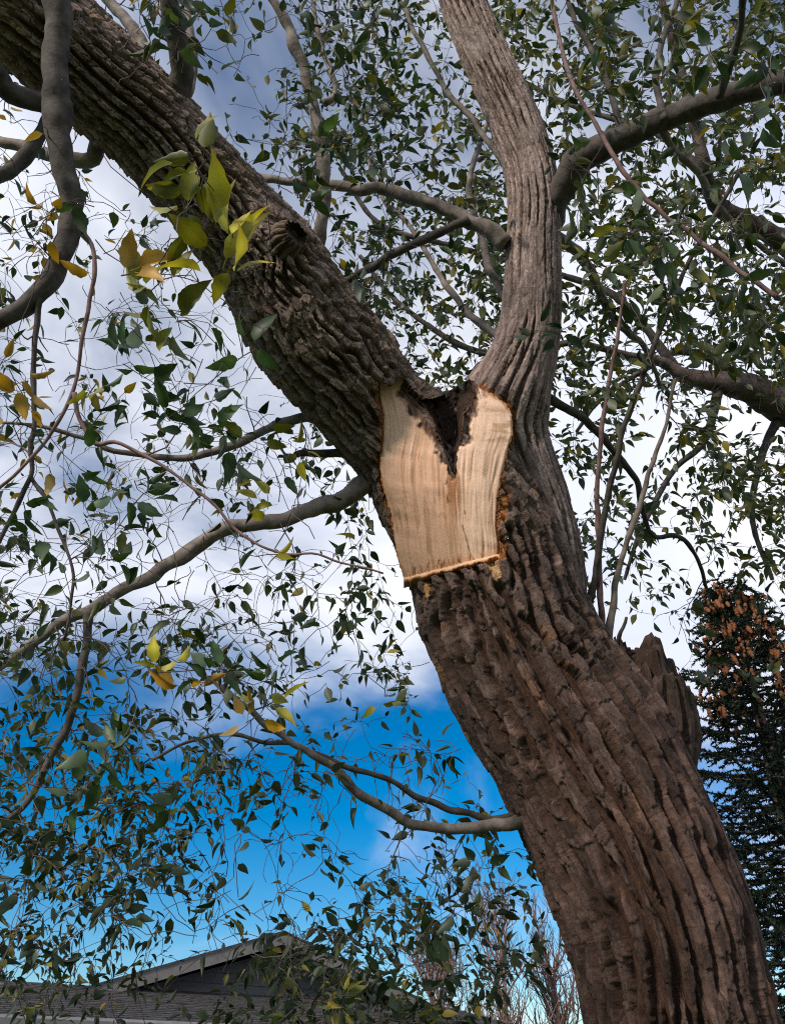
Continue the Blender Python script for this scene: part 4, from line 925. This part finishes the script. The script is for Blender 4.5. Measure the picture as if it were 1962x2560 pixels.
# lower roof in front, in lapped courses
zt = 2.93; depth, fall, NC = 2.6, 0.62, 20
lower = prism('lower_wall', [(-9.5, 0), (3.4, 0), (3.4, zt - 0.75), (-9.5, zt - 0.75)], depth - 0.6, -OVER, M_SIDING, house)
under = []
for i in range(NC):
    t0, t1 = i / NC, (i + 1) / NC + 0.015; o0, o1 = -OVER + (depth + OVER) * t0, -OVER + (depth + OVER) * min(t1, 1); z0, z1 = zt - fall * t0, zt - fall * min(t1, 1)
    w = 13.4; nt3 = 44; v, f = [], []; r = np.random.default_rng(i)
    for j in range(nt3):
        x0 = -9.9 + w * (j + 0.5 * (i % 2) * 0.6) / nt3; x1 = x0 + w / nt3 - 0.012; th = 0.012 + r.uniform(0, 0.008)
        b = len(v); v += [H(x0, o0, z0 + 0.003), H(x1, o0, z0 + 0.003), H(x1, o1, z1 + th), H(x0, o1, z1 + th), H(x0, o1, z1), H(x1, o1, z1)]
        f += [(b, b + 1, b + 2, b + 3), (b + 3, b + 2, b + 5, b + 4)]
    mesh('shingle_course', np.array(v), f, M_SHINGLE, house)
v = [H(-9.9, -OVER, zt - 0.02), H(3.6, -OVER, zt - 0.02), H(3.6, depth, zt - fall - 0.012), H(-9.9, depth, zt - fall - 0.012), H(-9.9, -OVER, zt - 0.1), H(3.6, -OVER, zt - 0.1), H(3.6, depth, zt - fall - 0.1), H(-9.9, depth, zt - fall - 0.1)]
mesh('roof_deck', np.array(v), [(3, 2, 1, 0), (4, 5, 6, 7), (3, 7, 6, 2), (0, 3, 7, 4), (1, 2, 6, 5)], M_SOFFIT, house)
gv, gf = [], []
prof = [(0, 0), (0.10, 0.01), (0.12, -0.02), (0.11, -0.09), (0.02, -0.12), (0, -0.11)]
for w in (-9.95, 3.65): gv += [H(w, depth + 0.004 + a, zt - fall - 0.005 + b) for a, b in prof]
gf = [(i, i + 1, i + 7, i + 6) for i in range(5)] + [tuple(range(6)), tuple(range(11, 5, -1))]
mesh('gutter', np.array(gv), gf, M_GUTTER, house)

# ------------------------------------------------------------------ bare reddish trees behind the house
def bare_tree(px, py, zd, seed, label):
    t = P(px, py, zd); r = np.random.default_rng(seed); ht = t[2]
    th = thing('bare_tree', (t[0], t[1], 0), label, 'tree', None); tubes = []
    n = 14; u = np.linspace(0, 1, n)
    tr = np.column_stack([t[0] + 0.12 * np.sin(u * 5 + seed), t[1] + 0 * u, -0.1 + u * ht]); v, f4 = tube_arrays(tr, np.linspace(0.14, 0.012, n), 10, seed, 0.1)
    mesh('trunk', v, f4, M_BAREBARK, th, True)
    def rec(b, d, l, rad, lev):
        m = 6; p = [b]; v = d
        for _ in range(m): v = unit(v + r.normal(size=3) * 0.14 + [0, 0, 0.12]); p.append(p[-1] + v * l / m)
        p = np.array(p); tubes.append((p, np.linspace(rad, rad * 0.45, m + 1)))
        if lev < 3:
            for _ in range(5):
                i = r.integers(1, m + 1); a = unit(v + r.normal(size=3) * 0.6 + [0, 0, 0.2]); rec(p[i], a, l * r.uniform(0.4, 0.65), rad * 0.55, lev + 1)
    for _ in range(30):
        i = r.integers(4, n - 1); a = r.uniform(0, 6.28); rec(tr[i], unit(np.array([math.cos(a) * 0.6, math.sin(a) * 0.6, 1.0])), r.uniform(0.9, 1.8) * (1.15 - u[i] * 0.5), 0.028, 1)
    tubes_mesh('twigs', tubes, M_BAREBARK, th, 3)
bare_tree(1235, 2290, 17.5, 4, 'bare tree with fine reddish twigs just right of the house gable')
bare_tree(1390, 2380, 18.5, 7, 'bare reddish tree against the blue sky, close beside the leaning trunk')
bare_tree(1080, 2345, 19.5, 12, 'bare reddish tree rising directly behind the right slope of the house roof')
